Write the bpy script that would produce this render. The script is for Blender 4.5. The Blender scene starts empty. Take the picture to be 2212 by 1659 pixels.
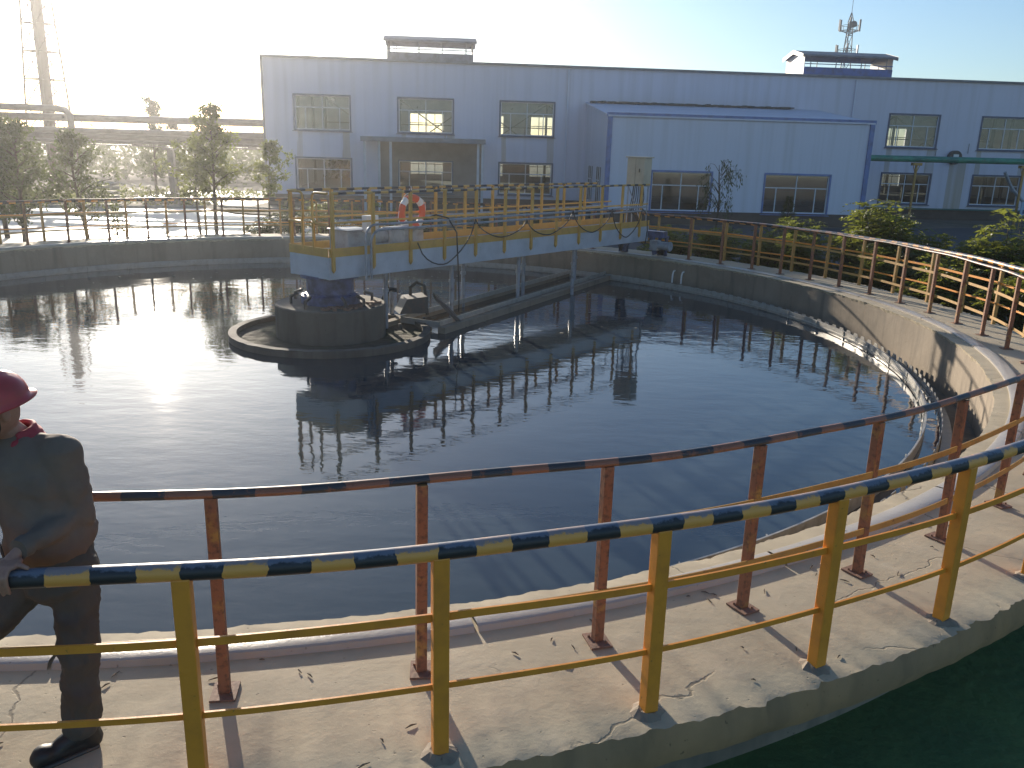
import bpy, bmesh, math, random
import numpy as np
from mathutils import Vector, Matrix
sc = bpy.context.scene
R = math.radians
random.seed(7); rng = np.random.default_rng(7)

# ------------------------------------------------------------------ camera
CP, CR, CH = 0.2727, 0.0282, 2.7664
fw = Vector((0, math.cos(CP), -math.sin(CP))); u0 = Vector((0, math.sin(CP), math.cos(CP))); r0 = Vector((1, 0, 0))
cr = r0 * math.cos(CR) + u0 * math.sin(CR); cu = -r0 * math.sin(CR) + u0 * math.cos(CR)
cam = bpy.data.objects.new("camera", bpy.data.cameras.new("camera")); sc.collection.objects.link(cam)
M = Matrix((cr, cu, -fw)).transposed().to_4x4(); M.translation = (0, 0, CH); cam.matrix_world = M
cam.data.sensor_width = 36; cam.data.lens = 1821.4 / 2212 * 36; cam.data.clip_end = 3000; cam.data.clip_start = .05
sc.camera = cam

# ------------------------------------------------------------------ light
SUN_AZ, SUN_EL = -23.3, 12.3          # degrees from +y towards +x, elevation
w = bpy.data.worlds.new("World"); sc.world = w; w.use_nodes = True
nt = w.node_tree; nt.nodes.clear()
sky = nt.nodes.new("ShaderNodeTexSky"); sky.sky_type = 'NISHITA'; sky.sun_disc = False
sky.sun_elevation = R(SUN_EL); sky.sun_rotation = R(SUN_AZ); sky.air_density = 1.0; sky.dust_density = .6; sky.ozone_density = 3.6; sky.altitude = 200
bg = nt.nodes.new("ShaderNodeBackground"); bg.inputs[1].default_value = 0.10
out = nt.nodes.new("ShaderNodeOutputWorld"); nt.links.new(sky.outputs[0], bg.inputs[0]); nt.links.new(bg.outputs[0], out.inputs[0])
sl = bpy.data.lights.new("sun", 'SUN'); sl.energy = 5.0; sl.angle = R(0.5); sl.color = (1, .88, .72)
so = bpy.data.objects.new("sun", sl); sc.collection.objects.link(so)
sd = Vector((math.sin(R(SUN_AZ)) * math.cos(R(SUN_EL)), math.cos(R(SUN_AZ)) * math.cos(R(SUN_EL)), math.sin(R(SUN_EL))))
so.rotation_euler = sd.to_track_quat('Z', 'Y').to_euler(); so.location = (0, 0, 30)
sc.view_settings.view_transform = 'Standard'; sc.view_settings.look = 'None'; sc.view_settings.exposure = 0.78; sc.view_settings.gamma = 1
sc.cycles.max_bounces = 7; sc.cycles.transparent_max_bounces = 16; sc.cycles.volume_bounces = 0
sc.cycles.caustics_reflective = False; sc.cycles.caustics_refractive = False
sc.cycles.use_denoising = True

# ------------------------------------------------------------------ materials
def mat(name, col, rough=.7, metal=0., noise=None, bump=None, transl=None, spec=.5, coord='Object'):
    """noise=(scale, colour2, lo, hi[, stretch]); bump=(scale, strength, dist)"""
    m = bpy.data.materials.new(name); m.use_nodes = True; t = m.node_tree; n = t.nodes; L = t.links
    p = n['Principled BSDF']; p.inputs['Base Color'].default_value = (*col, 1); p.inputs['Roughness'].default_value = rough
    p.inputs['Metallic'].default_value = metal; p.inputs['Specular IOR Level'].default_value = spec
    tc = n.new('ShaderNodeTexCoord'); m['p'] = 1
    last = None
    if noise:
        for i, nz in enumerate(noise if isinstance(noise, list) else [noise]):
            no = n.new('ShaderNodeTexNoise'); no.inputs['Scale'].default_value = nz[0]; no.inputs['Detail'].default_value = 6; no.inputs['Roughness'].default_value = .6
            if len(nz) > 4:
                mp = n.new('ShaderNodeMapping'); mp.inputs['Scale'].default_value = nz[4]; L.new(tc.outputs[coord], mp.inputs[0]); L.new(mp.outputs[0], no.inputs[0])
            else: L.new(tc.outputs[coord], no.inputs[0])
            mr = n.new('ShaderNodeMapRange'); mr.inputs[1].default_value = nz[2]; mr.inputs[2].default_value = nz[3]; L.new(no.outputs[0], mr.inputs[0])
            mx = n.new('ShaderNodeMix'); mx.data_type = 'RGBA'; L.new(mr.outputs[0], mx.inputs[0])
            if last: L.new(last, mx.inputs[6])
            else: mx.inputs[6].default_value = (*col, 1)
            mx.inputs[7].default_value = (*nz[1], 1); last = mx.outputs[2]
        L.new(last, p.inputs['Base Color'])
    if bump:
        bl = bump if isinstance(bump, list) else [bump]; prev = None
        for b in bl:
            no = n.new('ShaderNodeTexNoise'); no.inputs['Scale'].default_value = b[0]; no.inputs['Detail'].default_value = 8; L.new(tc.outputs[coord], no.inputs[0])
            bp = n.new('ShaderNodeBump'); bp.inputs['Strength'].default_value = b[1]; bp.inputs['Distance'].default_value = b[2]; L.new(no.outputs[0], bp.inputs['Height'])
            if prev: L.new(prev, bp.inputs['Normal'])
            prev = bp.outputs[0]
        L.new(prev, p.inputs['Normal'])
    if transl:
        tr = n.new('ShaderNodeBsdfTranslucent'); ms = n.new('ShaderNodeMixShader'); ms.inputs[0].default_value = transl[0]; tr.inputs[0].default_value = (*transl[1], 1)
        L.new(p.outputs[0], ms.inputs[1]); L.new(tr.outputs[0], ms.inputs[2]); L.new(ms.outputs[0], n['Material Output'].inputs[0])
    return m

def mix(t, fac, a, b):
    x = t.nodes.new('ShaderNodeMix'); x.data_type = 'RGBA'
    for s, v in ((0, fac), (6, a), (7, b)):
        if isinstance(v, bpy.types.NodeSocket): t.links.new(v, x.inputs[s])
        elif s == 0: x.inputs[s].default_value = v
        else: x.inputs[s].default_value = (*v, 1)
    return x.outputs[2]
def math_(t, op, a, b=None, c=None):
    x = t.nodes.new('ShaderNodeMath'); x.operation = op
    for i, v in enumerate((a, b, c)):
        if v is None: continue
        if isinstance(v, bpy.types.NodeSocket): t.links.new(v, x.inputs[i])
        else: x.inputs[i].default_value = v
    return x.outputs[0]

def striped(name, colA, colB, radius, step, worn, wornamt, topworn):
    """painted hand rail: bands around a ring rail (angle) centred on the object's origin; radius=0 -> bands along local x"""
    m = mat(name, colA, rough=.45, bump=[(60, .25, .004), (9, .2, .01)]); t = m.node_tree; L = t.links; p = t.nodes['Principled BSDF']
    tc = t.nodes.new('ShaderNodeTexCoord'); sp = t.nodes.new('ShaderNodeSeparateXYZ'); L.new(tc.outputs['Object'], sp.inputs[0])
    if radius: d = math_(t, 'MULTIPLY', math_(t, 'ARCTAN2', sp.outputs[1], sp.outputs[0]), radius)
    else: d = sp.outputs[0]
    no = t.nodes.new('ShaderNodeTexNoise'); no.inputs['Scale'].default_value = 22; L.new(tc.outputs['Object'], no.inputs[0])
    n2 = t.nodes.new('ShaderNodeTexNoise'); n2.inputs['Scale'].default_value = 1.3; L.new(tc.outputs['Object'], n2.inputs[0])
    d = math_(t, 'ADD', d, math_(t, 'MULTIPLY', math_(t, 'SUBTRACT', no.outputs[0], .5), .035))
    d = math_(t, 'ADD', d, math_(t, 'MULTIPLY', math_(t, 'SUBTRACT', n2.outputs[0], .5), .09))
    f = math_(t, 'FRACT', math_(t, 'DIVIDE', math_(t, 'ADD', d, 100 * step), 2 * step))
    c = mix(t, math_(t, 'GREATER_THAN', f, .5), colA, colB)
    n3 = t.nodes.new('ShaderNodeTexNoise'); n3.inputs['Scale'].default_value = 14; n3.inputs['Detail'].default_value = 8; n3.inputs['Roughness'].default_value = .7; L.new(tc.outputs['Object'], n3.inputs[0])
    wr = t.nodes.new('ShaderNodeMapRange'); wr.inputs[1].default_value = wornamt; wr.inputs[2].default_value = wornamt + .06; L.new(n3.outputs[0], wr.inputs[0])
    c = mix(t, wr.outputs[0], c, worn)
    if topworn:   # greyed, weathered paint on the upper side
        g = t.nodes.new('ShaderNodeNewGeometry'); sg = t.nodes.new('ShaderNodeSeparateXYZ'); L.new(g.outputs['Normal'], sg.inputs[0])
        k = math_(t, 'ADD', sg.outputs[2], math_(t, 'MULTIPLY', math_(t, 'SUBTRACT', n3.outputs[0], .5), 1.6))
        kr = t.nodes.new('ShaderNodeMapRange'); kr.inputs[1].default_value = .62; kr.inputs[2].default_value = .8; L.new(k, kr.inputs[0])
        c = mix(t, math_(t, 'MULTIPLY', kr.outputs[0], .8), c, topworn)
    L.new(c, p.inputs['Base Color']); return m

def concrete(name, base, dark, light, cracks=True, scale=1., rough=.85):
    m = mat(name, base, rough=rough); t = m.node_tree; L = t.links; n = t.nodes; p = n['Principled BSDF']
    tc = n.new('ShaderNodeTexCoord')
    def nz(s, d=8, r=.6):
        o = n.new('ShaderNodeTexNoise'); o.inputs['Scale'].default_value = s * scale; o.inputs['Detail'].default_value = d; o.inputs['Roughness'].default_value = r; L.new(tc.outputs['Object'], o.inputs[0]); return o.outputs[0]
    def mr(s, a, b):
        o = n.new('ShaderNodeMapRange'); o.inputs[1].default_value = a; o.inputs[2].default_value = b; L.new(s, o.inputs[0]); return o.outputs[0]
    A = nz(.8); B = nz(3.2); C = nz(16, 10, .7); D = nz(70, 4)
    c = mix(t, mr(A, .35, .7), base, dark); c = mix(t, math_(t, 'MULTIPLY', mr(B, .45, .75), .7), c, light)
    c = mix(t, math_(t, 'MULTIPLY', mr(C, .58, .75), .3), c, dark)
    h = math_(t, 'ADD', math_(t, 'MULTIPLY', B, 1.0), math_(t, 'ADD', math_(t, 'MULTIPLY', C, .22), math_(t, 'MULTIPLY', D, .025)))
    pits = mr(nz(26, 2, .5), .70, .76); h = math_(t, 'SUBTRACT', h, math_(t, 'MULTIPLY', pits, .25)); c = mix(t, math_(t, 'MULTIPLY', pits, .6), c, tuple(x * .35 for x in dark))
    if cracks:
        wv = n.new('ShaderNodeTexNoise'); wv.inputs['Scale'].default_value = 3.0; wv.inputs['Detail'].default_value = 6; L.new(tc.outputs['Object'], wv.inputs[0])
        ad = n.new('ShaderNodeVectorMath'); ad.operation = 'MULTIPLY_ADD'; L.new(wv.outputs[1], ad.inputs[0]); ad.inputs[1].default_value = (.32, .32, .32); L.new(tc.outputs['Object'], ad.inputs[2])
        v = n.new('ShaderNodeTexVoronoi'); v.feature = 'DISTANCE_TO_EDGE'; v.inputs['Scale'].default_value = .42; L.new(ad.outputs[0], v.inputs[0])
        ck = math_(t, 'MULTIPLY', mr(v.outputs[0], .0038, .0012), mr(nz(.9, 2), .43, .49))
        c = mix(t, math_(t, 'MULTIPLY', ck, .6), c, tuple(x * .3 for x in dark)); h = math_(t, 'SUBTRACT', h, math_(t, 'MULTIPLY', ck, .3))
    bp = n.new('ShaderNodeBump'); bp.inputs['Strength'].default_value = .42; bp.inputs['Distance'].default_value = .020; L.new(h, bp.inputs['Height']); L.new(bp.outputs[0], p.inputs['Normal'])
    L.new(c, p.inputs['Base Color']); return m

def wallstain(name, base, dark, streak, amt=.6):
    """rendered wall with vertical run-off streaks"""
    m = concrete(name, base, dark, tuple(min(1, x * 1.2) for x in base), cracks=False); t = m.node_tree; L = t.links; n = t.nodes
    p = n['Principled BSDF']; old = p.inputs['Base Color'].links[0].from_socket
    tc = n.new('ShaderNodeTexCoord'); mp = n.new('ShaderNodeMapping'); mp.inputs['Scale'].default_value = (1, 1, .12); L.new(tc.outputs['Object'], mp.inputs[0])
    no = n.new('ShaderNodeTexNoise'); no.inputs['Scale'].default_value = 5; no.inputs['Detail'].default_value = 7; L.new(mp.outputs[0], no.inputs[0])
    r = n.new('ShaderNodeMapRange'); r.inputs[1].default_value = .5; r.inputs[2].default_value = .68; L.new(no.outputs[0], r.inputs[0])
    L.new(mix(t, math_(t, 'MULTIPLY', r.outputs[0], amt), old, streak), p.inputs['Base Color']); return m

def siding(name, base, win=True):
    m = mat(name, base, rough=.45); t = m.node_tree; L = t.links; n = t.nodes; p = n['Principled BSDF']
    tc = n.new('ShaderNodeTexCoord'); sp = n.new('ShaderNodeSeparateXYZ'); L.new(tc.outputs['Object'], sp.inputs[0])
    mp = n.new('ShaderNodeMapping'); mp.inputs['Scale'].default_value = (1.6, 1.6, .07); L.new(tc.outputs['Object'], mp.inputs[0])
    no = n.new('ShaderNodeTexNoise'); no.inputs['Scale'].default_value = 1.6; no.inputs['Detail'].default_value = 7; L.new(mp.outputs[0], no.inputs[0])
    r = n.new('ShaderNodeMapRange'); r.inputs[1].default_value = .45; r.inputs[2].default_value = .8; r.inputs[4].default_value = .35; L.new(no.outputs[0], r.inputs[0])
    c = mix(t, r.outputs[0], base, (base[0] * .55, base[1] * .52, base[2] * .42))
    n0 = n.new('ShaderNodeTexNoise'); n0.inputs['Scale'].default_value = .35; L.new(tc.outputs['Object'], n0.inputs[0])
    c = mix(t, math_(t, 'MULTIPLY', n0.outputs[0], .3), c, (base[0] * .8, base[1] * .8, base[2] * .78))
    if win:   # rusty run-off below the corners of the upper windows
        f = math_(t, 'FRACT', math_(t, 'DIVIDE', math_(t, 'SUBTRACT', math_(t, 'ADD', sp.outputs[0], math_(t, 'MULTIPLY', math_(t, 'SUBTRACT', no.outputs[0], .5), .8)), 1.756 - 6), 6))
        e1 = math_(t, 'LESS_THAN', math_(t, 'ABSOLUTE', math_(t, 'SUBTRACT', f, .03)), .028)
        e2 = math_(t, 'LESS_THAN', math_(t, 'ABSOLUTE', math_(t, 'SUBTRACT', f, .50)), .034)
        zz = math_(t, 'MULTIPLY', math_(t, 'LESS_THAN', sp.outputs[2], 3.5), math_(t, 'GREATER_THAN', sp.outputs[2], 0.3))
        big = math_(t, 'MULTIPLY', math_(t, 'LESS_THAN', math_(t, 'ABSOLUTE', math_(t, 'SUBTRACT', sp.outputs[0], 42.6)), .55), math_(t, 'LESS_THAN', sp.outputs[2], 2.9))
        k = math_(t, 'MAXIMUM', math_(t, 'MULTIPLY', math_(t, 'MAXIMUM', e1, e2), zz), math_(t, 'MULTIPLY', big, 1.25))
        c = mix(t, math_(t, 'MULTIPLY', math_(t, 'MULTIPLY', k, no.outputs[0]), .8), c, (.30, .21, .06))
    L.new(c, p.inputs['Base Color'])
    wv = math_(t, 'PINGPONG', math_(t, 'ADD', sp.outputs[0], sp.outputs[1]), .12)
    j = math_(t, 'LESS_THAN', math_(t, 'FRACT', math_(t, 'ADD', sp.outputs[0], .3)), .018)
    h = math_(t, 'SUBTRACT', math_(t, 'MULTIPLY', wv, .12), math_(t, 'MULTIPLY', j, .03))
    bp = n.new('ShaderNodeBump'); bp.inputs['Strength'].default_value = .3; bp.inputs['Distance'].default_value = .3; L.new(h, bp.inputs['Height']); L.new(bp.outputs[0], p.inputs['Normal'])
    return m

def glass(name, tint, tr, dusty, dustcol):
    m = bpy.data.materials.new(name); m.use_nodes = True; t = m.node_tree; n = t.nodes; L = t.links; n.remove(n['Principled BSDF'])
    T = n.new('ShaderNodeBsdfTransparent'); T.inputs[0].default_value = (*tint, 1)
    G = n.new('ShaderNodeBsdfGlossy'); G.inputs[1].default_value = .06; G.inputs[0].default_value = (.9, .9, .9, 1)
    D = n.new('ShaderNodeBsdfDiffuse'); D.inputs[0].default_value = (*dustcol, 1)
    lw = n.new('ShaderNodeLayerWeight'); lw.inputs[0].default_value = .25
    tc = n.new('ShaderNodeTexCoord'); no = n.new('ShaderNodeTexNoise'); no.inputs['Scale'].default_value = 1.1; no.inputs['Detail'].default_value = 5; L.new(tc.outputs['Object'], no.inputs[0])
    ms = n.new('ShaderNodeMixShader'); L.new(math_(t, 'MULTIPLY', no.outputs[0], dusty * 2), ms.inputs[0]); L.new(T.outputs[0], ms.inputs[1]); L.new(D.outputs[0], ms.inputs[2])
    m2 = n.new('ShaderNodeMixShader'); L.new(math_(t, 'ADD', math_(t, 'MULTIPLY', lw.outputs[0], .9), tr), m2.inputs[0]); L.new(ms.outputs[0], m2.inputs[1]); L.new(G.outputs[0], m2.inputs[2])
    L.new(m2.outputs[0], n['Material Output'].inputs[0]); return m

m_walk = concrete('walkway_concrete', (.49, .415, .285), (.37, .31, .21), (.56, .475, .335))
m_edge = wallstain('shade_toned_stained_edge', (.42, .245, .115), (.28, .19, .11), (.18, .125, .07), .5)  # base browned to carry the face's warm shade against blue skylight; streaks are stain
m_wall = wallstain('tank_wall_concrete', (.31, .25, .185), (.20, .16, .115), (.13, .11, .085), .55)
m_wet = concrete('wet_concrete', (.085, .08, .065), (.05, .048, .04), (.13, .12, .1), cracks=False, rough=.35)
m_track = concrete('track_steel', (.42, .38, .33), (.34, .30, .25), (.48, .44, .39), cracks=False, rough=.28)
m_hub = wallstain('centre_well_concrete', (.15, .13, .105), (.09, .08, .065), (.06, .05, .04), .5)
m_steel = mat('galvanised_steel', (.42, .40, .36), .42, .15, noise=(9, (.3, .27, .22), .45, .7), bump=(30, .15, .01))
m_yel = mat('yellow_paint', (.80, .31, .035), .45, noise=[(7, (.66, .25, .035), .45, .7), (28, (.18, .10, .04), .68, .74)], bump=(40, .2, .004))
m_yelb = mat('bridge_yellow_paint', (.60, .34, .075), .5, noise=[(5, (.48, .27, .06), .4, .7), (22, (.22, .13, .06), .66, .74)], bump=(40, .2, .004))
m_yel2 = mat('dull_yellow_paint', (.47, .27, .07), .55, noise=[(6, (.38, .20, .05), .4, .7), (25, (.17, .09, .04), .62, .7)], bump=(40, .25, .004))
m_rust = mat('rusty_paint', (.27, .115, .06), .7, noise=[(5, (.40, .23, .06), .55, .66), (30, (.10, .05, .035), .5, .7)], bump=(45, .4, .006))
m_plate = mat('rusty_plate', (.24, .135, .09), .75, noise=(20, (.12, .07, .05), .45, .7), bump=(40, .4, .006))
m_top_out = striped('black_yellow_rail', (.80, .37, .08), (.026, .028, .031), 12.08, .172, (.16, .09, .05), .74, (.17, .19, .24))
m_top_in = striped('rusty_striped_rail', (.25, .11, .06), (.04, .042, .047), 11.42, .21, (.18, .08, .045), .56, None)
m_top_br = striped('bridge_striped_rail', (.50, .32, .08), (.03, .03, .035), 0, .19, (.16, .09, .05), .76, None)
m_girder = mat('pale_blue_grey_paint', (.50, .53, .58), .4, noise=[(2.5, (.38, .41, .45), .4, .7), (14, (.24, .17, .11), .66, .74)], bump=(12, .1, .01))
m_blue = mat('blue_machine_paint', (.09, .12, .24), .5, noise=(6, (.05, .06, .09), .4, .65))
m_grey = mat('grey_machine_paint', (.34, .38, .42), .45, noise=(6, (.22, .23, .24), .45, .7))
m_dark = mat('dark_metal', (.05, .05, .05), .5, noise=(8, (.10, .07, .05), .5, .7))
m_black = mat('black_rubber', (.02, .02, .02), .5)
m_pipe = mat('grey_conduit', (.30, .33, .38), .4, .2, noise=(8, (.2, .2, .2), .5, .7))
m_cab = mat('beige_cabinet_paint', (.50, .44, .33), .45, noise=(3, (.40, .34, .25), .45, .7))
m_side = siding('pale_blue_siding', (.62, .60, .70))
m_side2 = siding('pale_blue_siding_annex', (.64, .64, .73), win=False)
m_trim = mat('blue_trim_paint', (.12, .19, .42), .4, noise=(3, (.09, .13, .25), .45, .7))
m_trimd = mat('dark_blue_trim', (.07, .09, .15), .5)
m_roofblue = mat('dark_blue_roof_sheet', (.05, .12, .36), .45, noise=(2, (.04, .07, .14), .45, .7))
m_roofgrey = mat('weathered_roof_sheet', (.17, .19, .22), .55, noise=(2, (.11, .11, .11), .45, .7))
m_ventend = mat('pale_vent_sheet', (.6, .56, .5), .5)
m_greent = mat('green_trim_paint', (.03, .11, .10), .45)
m_plinth = concrete('brick_plinth', (.11, .085, .07), (.07, .055, .045), (.14, .11, .09), cracks=False)
m_entrance_panel = mat('brown_entrance_panel', (.26, .22, .19), .7, noise=(1.2, (.19, .16, .14), .4, .7))
m_inside = mat('interior_plaster', (.16, .165, .15), .9)
m_white = mat('white_window_frame', (.66, .68, .72), .4)
m_glassU = glass('dusty_glass', (.85, .90, .86), .04, .38, (.30, .33, .28))
m_glassL = glass('clear_glass', (.35, .40, .38), .06, .05, (.10, .11, .10))
m_glassA = glass('mirror_glass', (.28, .30, .28), .22, .05, (.10, .11, .10))
m_greenp = mat('green_pipe_paint', (.03, .26, .17), .4, noise=[(2, (.02, .12, .11), .4, .7), (9, (.10, .09, .05), .62, .72)])
m_orange = mat('orange_buoy', (.72, .11, .04), .5)
m_wht = mat('white_paint', (.75, .73, .70), .5)
m_lag = mat('pipe_lagging', (.12, .105, .10), .45, .1, noise=(1.5, (.07, .06, .05), .45, .7))
m_stack = mat('stack_paint', (.10, .06, .05), .6, noise=(.5, (.07, .04, .035), .45, .7))
m_gal = mat('tower_steel', (.11, .12, .14), .7, 0)
m_bark = mat('bark', (.085, .065, .045), .9, noise=(8, (.04, .032, .024), .45, .7))
def leafmat(name, c, tr): return mat(name, c, .5, noise=(1.3, tuple(x * .55 for x in c), .4, .65), transl=(.42, tr))
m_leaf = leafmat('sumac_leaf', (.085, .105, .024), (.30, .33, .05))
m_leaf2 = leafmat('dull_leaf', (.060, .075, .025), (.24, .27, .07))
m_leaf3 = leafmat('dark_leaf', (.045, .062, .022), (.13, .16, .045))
m_leafy = leafmat('yellow_leaf', (.25, .20, .02), (.45, .36, .03))
m_dirt = mat('bare_ground', (.15, .125, .095), .95, noise=[(.12, (.09, .085, .05), .4, .65), (1.5, (.20, .17, .13), .5, .7)], bump=(3, .5, .1))
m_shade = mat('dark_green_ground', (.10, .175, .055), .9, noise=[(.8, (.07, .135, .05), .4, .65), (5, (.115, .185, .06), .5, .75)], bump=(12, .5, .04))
m_yard = mat('yard_concrete', (.72, .60, .46), .42, noise=[(.25, (.58, .5, .4), .4, .7), (3, (.70, .62, .51), .5, .7)], bump=(2, .2, .02))
m_asph = mat('asphalt', (.060, .062, .066), .9, noise=(.5, (.085, .082, .078), .4, .7), bump=(20, .3, .01))
m_kerb = mat('kerb_stone', (.30, .28, .25), .85, noise=(2, (.2, .19, .17), .4, .7))
m_soil = mat('planting_soil', (.07, .058, .04), .95, noise=(1, (.045, .055, .02), .45, .6), bump=(4, .8, .1))

# water: dark, glossy, small wind ripples
m_water = mat('tank_water', (.036, .050, .058), .03, spec=.5); t = m_water.node_tree; p = t.nodes['Principled BSDF']; p.inputs['IOR'].default_value = 1.5
tc = t.nodes.new('ShaderNodeTexCoord')
def wn(s, stretch, dist, det=3):
    mp = t.nodes.new('ShaderNodeMapping'); mp.inputs['Rotation'].default_value = (0, 0, R(8)); mp.inputs['Scale'].default_value = stretch; t.links.new(tc.outputs['Object'], mp.inputs[0])
    o = t.nodes.new('ShaderNodeTexNoise'); o.inputs['Scale'].default_value = s; o.inputs['Detail'].default_value = det; t.links.new(mp.outputs[0], o.inputs[0])
    return math_(t, 'MULTIPLY', o.outputs[0], dist)
h = math_(t, 'ADD', math_(t, 'ADD', wn(2.6, (.6, 1.2, 1),   .0036), wn(9, (.6, 1.2, 1), .0008)), wn(.5, (.7, 1, 1), .006, 1))
bp = t.nodes.new('ShaderNodeBump'); bp.inputs['Strength'].default_value = 1.; bp.inputs['Distance'].default_value = 1.; t.links.new(h, bp.inputs['Height']); t.links.new(bp.outputs[0], p.inputs['Normal'])

# ------------------------------------------------------------------ mesh helpers
class MB:
    def __init__(s): s.v = []; s.f = []; s.sm = []
    def add(s, vs, fs, smooth=False):
        o = len(s.v); s.v += [tuple(x) for x in vs]; s.f += [tuple(i + o for i in f) for f in fs]; s.sm += [smooth] * len(fs)
    def box(s, c, size, rz=0., M3=None):
        a = [(x * size[0] / 2, y * size[1] / 2, z * size[2] / 2) for x in (-1, 1) for y in (-1, 1) for z in (-1, 1)]
        m = M3 or Matrix.Rotation(rz, 3, 'Z'); c = Vector(c)
        s.add([m @ Vector(q) + c for q in a], [(0, 1, 3, 2), (4, 6, 7, 5), (0, 4, 5, 1), (2, 3, 7, 6), (0, 2, 6, 4), (1, 5, 7, 3)])
    def bar(s, a, b, wdt, hgt, up=(0, 0, 1)):
        a = Vector(a); b = Vector(b); d = b - a; L = d.length
        if L < 1e-6: return
        x = d / L; u = Vector(up); y = u.cross(x)
        if y.length < 1e-3: y = Vector((1, 0, 0)).cross(x)
        y.normalize(); z = x.cross(y); s.box((a + b) / 2, (L, wdt, hgt), M3=Matrix((x, y, z)).transposed())
    def tube(s, pts, r, n=8, cap=True, closed=False):
        pts = [Vector(p) for p in pts]; N = len(pts); rs = r if isinstance(r, (list, tuple)) else [r] * N
        vs = []; fs = []; prev = None
        for i, p in enumerate(pts):
            if closed: d = pts[(i + 1) % N] - pts[i - 1]
            else: d = pts[min(i + 1, N - 1)] - pts[max(i - 1, 0)]
            if d.length < 1e-9: d = Vector((0, 0, 1))
            d.normalize()
            if prev is None:
                q = Vector((0, 0, 1)) if abs(d.z) < .9 else Vector((1, 0, 0)); a = q.cross(d).normalized()
            else: a = (prev - d * prev.dot(d)); a = a.normalized() if a.length > 1e-6 else prev
            prev = a; b = d.cross(a)
            for k in range(n):
                t_ = 2 * math.pi * k / n; vs.append(p + (a * math.cos(t_) + b * math.sin(t_)) * rs[i])
        for i in range(N if closed else N - 1):
            j = (i + 1) % N
            for k in range(n):
                fs.append((i * n + k, i * n + (k + 1) % n, j * n + (k + 1) % n, j * n + k))
        s.add(vs, fs, True)
        if cap and not closed:
            o = len(s.v) - len(vs); s.f.append(tuple(o + k for k in reversed(range(n)))); s.f.append(tuple(o + (N - 1) * n + k for k in range(n))); s.sm += [False, False]
    def sweep(s, prof, a0, a1, n, closed=True, fn=None, smooth=True):
        """profile [(r,z)] revolved about z between angles in degrees"""
        full = abs(a1 - a0) >= 359.99; P_ = len(prof); cnt = n if full else n + 1; vs = []
        for i in range(cnt):
            a = R(a0 + (a1 - a0) * i / n)
            for j, (r, z) in enumerate(prof):
                if fn: r, z = fn(a, j, r, z)
                vs.append((r * math.cos(a), r * math.sin(a), z))
        fs = []
        for i in range(n):
            k = (i + 1) % cnt
            for j in range(P_ if closed else P_ - 1):
                l = (j + 1) % P_; fs.append((i * P_ + j, k * P_ + j, k * P_ + l, i * P_ + l))
        s.add(vs, fs, smooth)
    def quad(s, a, b, c, d): s.add([a, b, c, d], [(0, 1, 2, 3)])
    def build(s, name, m, parent=None, loc=None, auto=True):
        me = bpy.data.meshes.new(name); me.from_pydata(s.v, [], s.f); me.materials.append(m)
        me.polygons.foreach_set('use_smooth', s.sm); me.update()
        bm = bmesh.new(); bm.from_mesh(me); bmesh.ops.recalc_face_normals(bm, faces=bm.faces); bm.to_mesh(me); bm.free()
        if any(s.sm) and auto:
            try: me.set_sharp_from_angle(angle=R(40))
            except Exception: pass
        o = bpy.data.objects.new(name, me); sc.collection.objects.link(o)
        if parent: o.parent = parent
        if loc: o.location = loc
        return o
def tag(o, label=None, cat=None, group=None, kind=None):
    for k, v in (('label', label), ('category', cat), ('group', group), ('kind', kind)):
        if v: o[k] = v
    return o
def thing(name, label, cat, loc=(0, 0, 0), rz=0., group=None):
    o = bpy.data.objects.new(name, None); sc.collection.objects.link(o); o.location = loc; o.rotation_euler = (0, 0, rz); o.empty_display_size = .2
    return tag(o, label, cat, group)
def kids(o): return [c for c in bpy.data.objects if c.parent == o]
def dup(o, loc, rz=0., sca=1., label=None, group=None):
    c = o.copy(); sc.collection.objects.link(c); c.location = loc; c.rotation_euler = (0, 0, rz); c.scale = (sca,) * 3 if not isinstance(sca, tuple) else sca
    if label: c['label'] = label
    if group: c['group'] = group
    for k in kids(o):
        d = k.copy(); sc.collection.objects.link(d); d.parent = c
        for g in kids(k):
            e = g.copy(); sc.collection.objects.link(e); e.parent = d
    return c
def bevel(o, wd=.004, seg=2):
    b = o.modifiers.new('b', 'BEVEL'); b.width = wd; b.segments = seg; b.limit_method = 'ANGLE'; return o

C0 = Vector((-3.604, 14.99, 0)); GZ = -0.9; WZ = -0.62
def pol(r, az, z=0): return (r * math.cos(R(az)), r * math.sin(R(az)), z)
def jag(a, amp, seed=0):
    return amp * (math.sin(a * 57 + seed) * .35 + math.sin(a * 173 + 2 * seed) * .3 + math.sin(a * 411 + seed) * .25 + math.sin(a * 97 + 3) * math.sin(a * 29) * .5)

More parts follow.
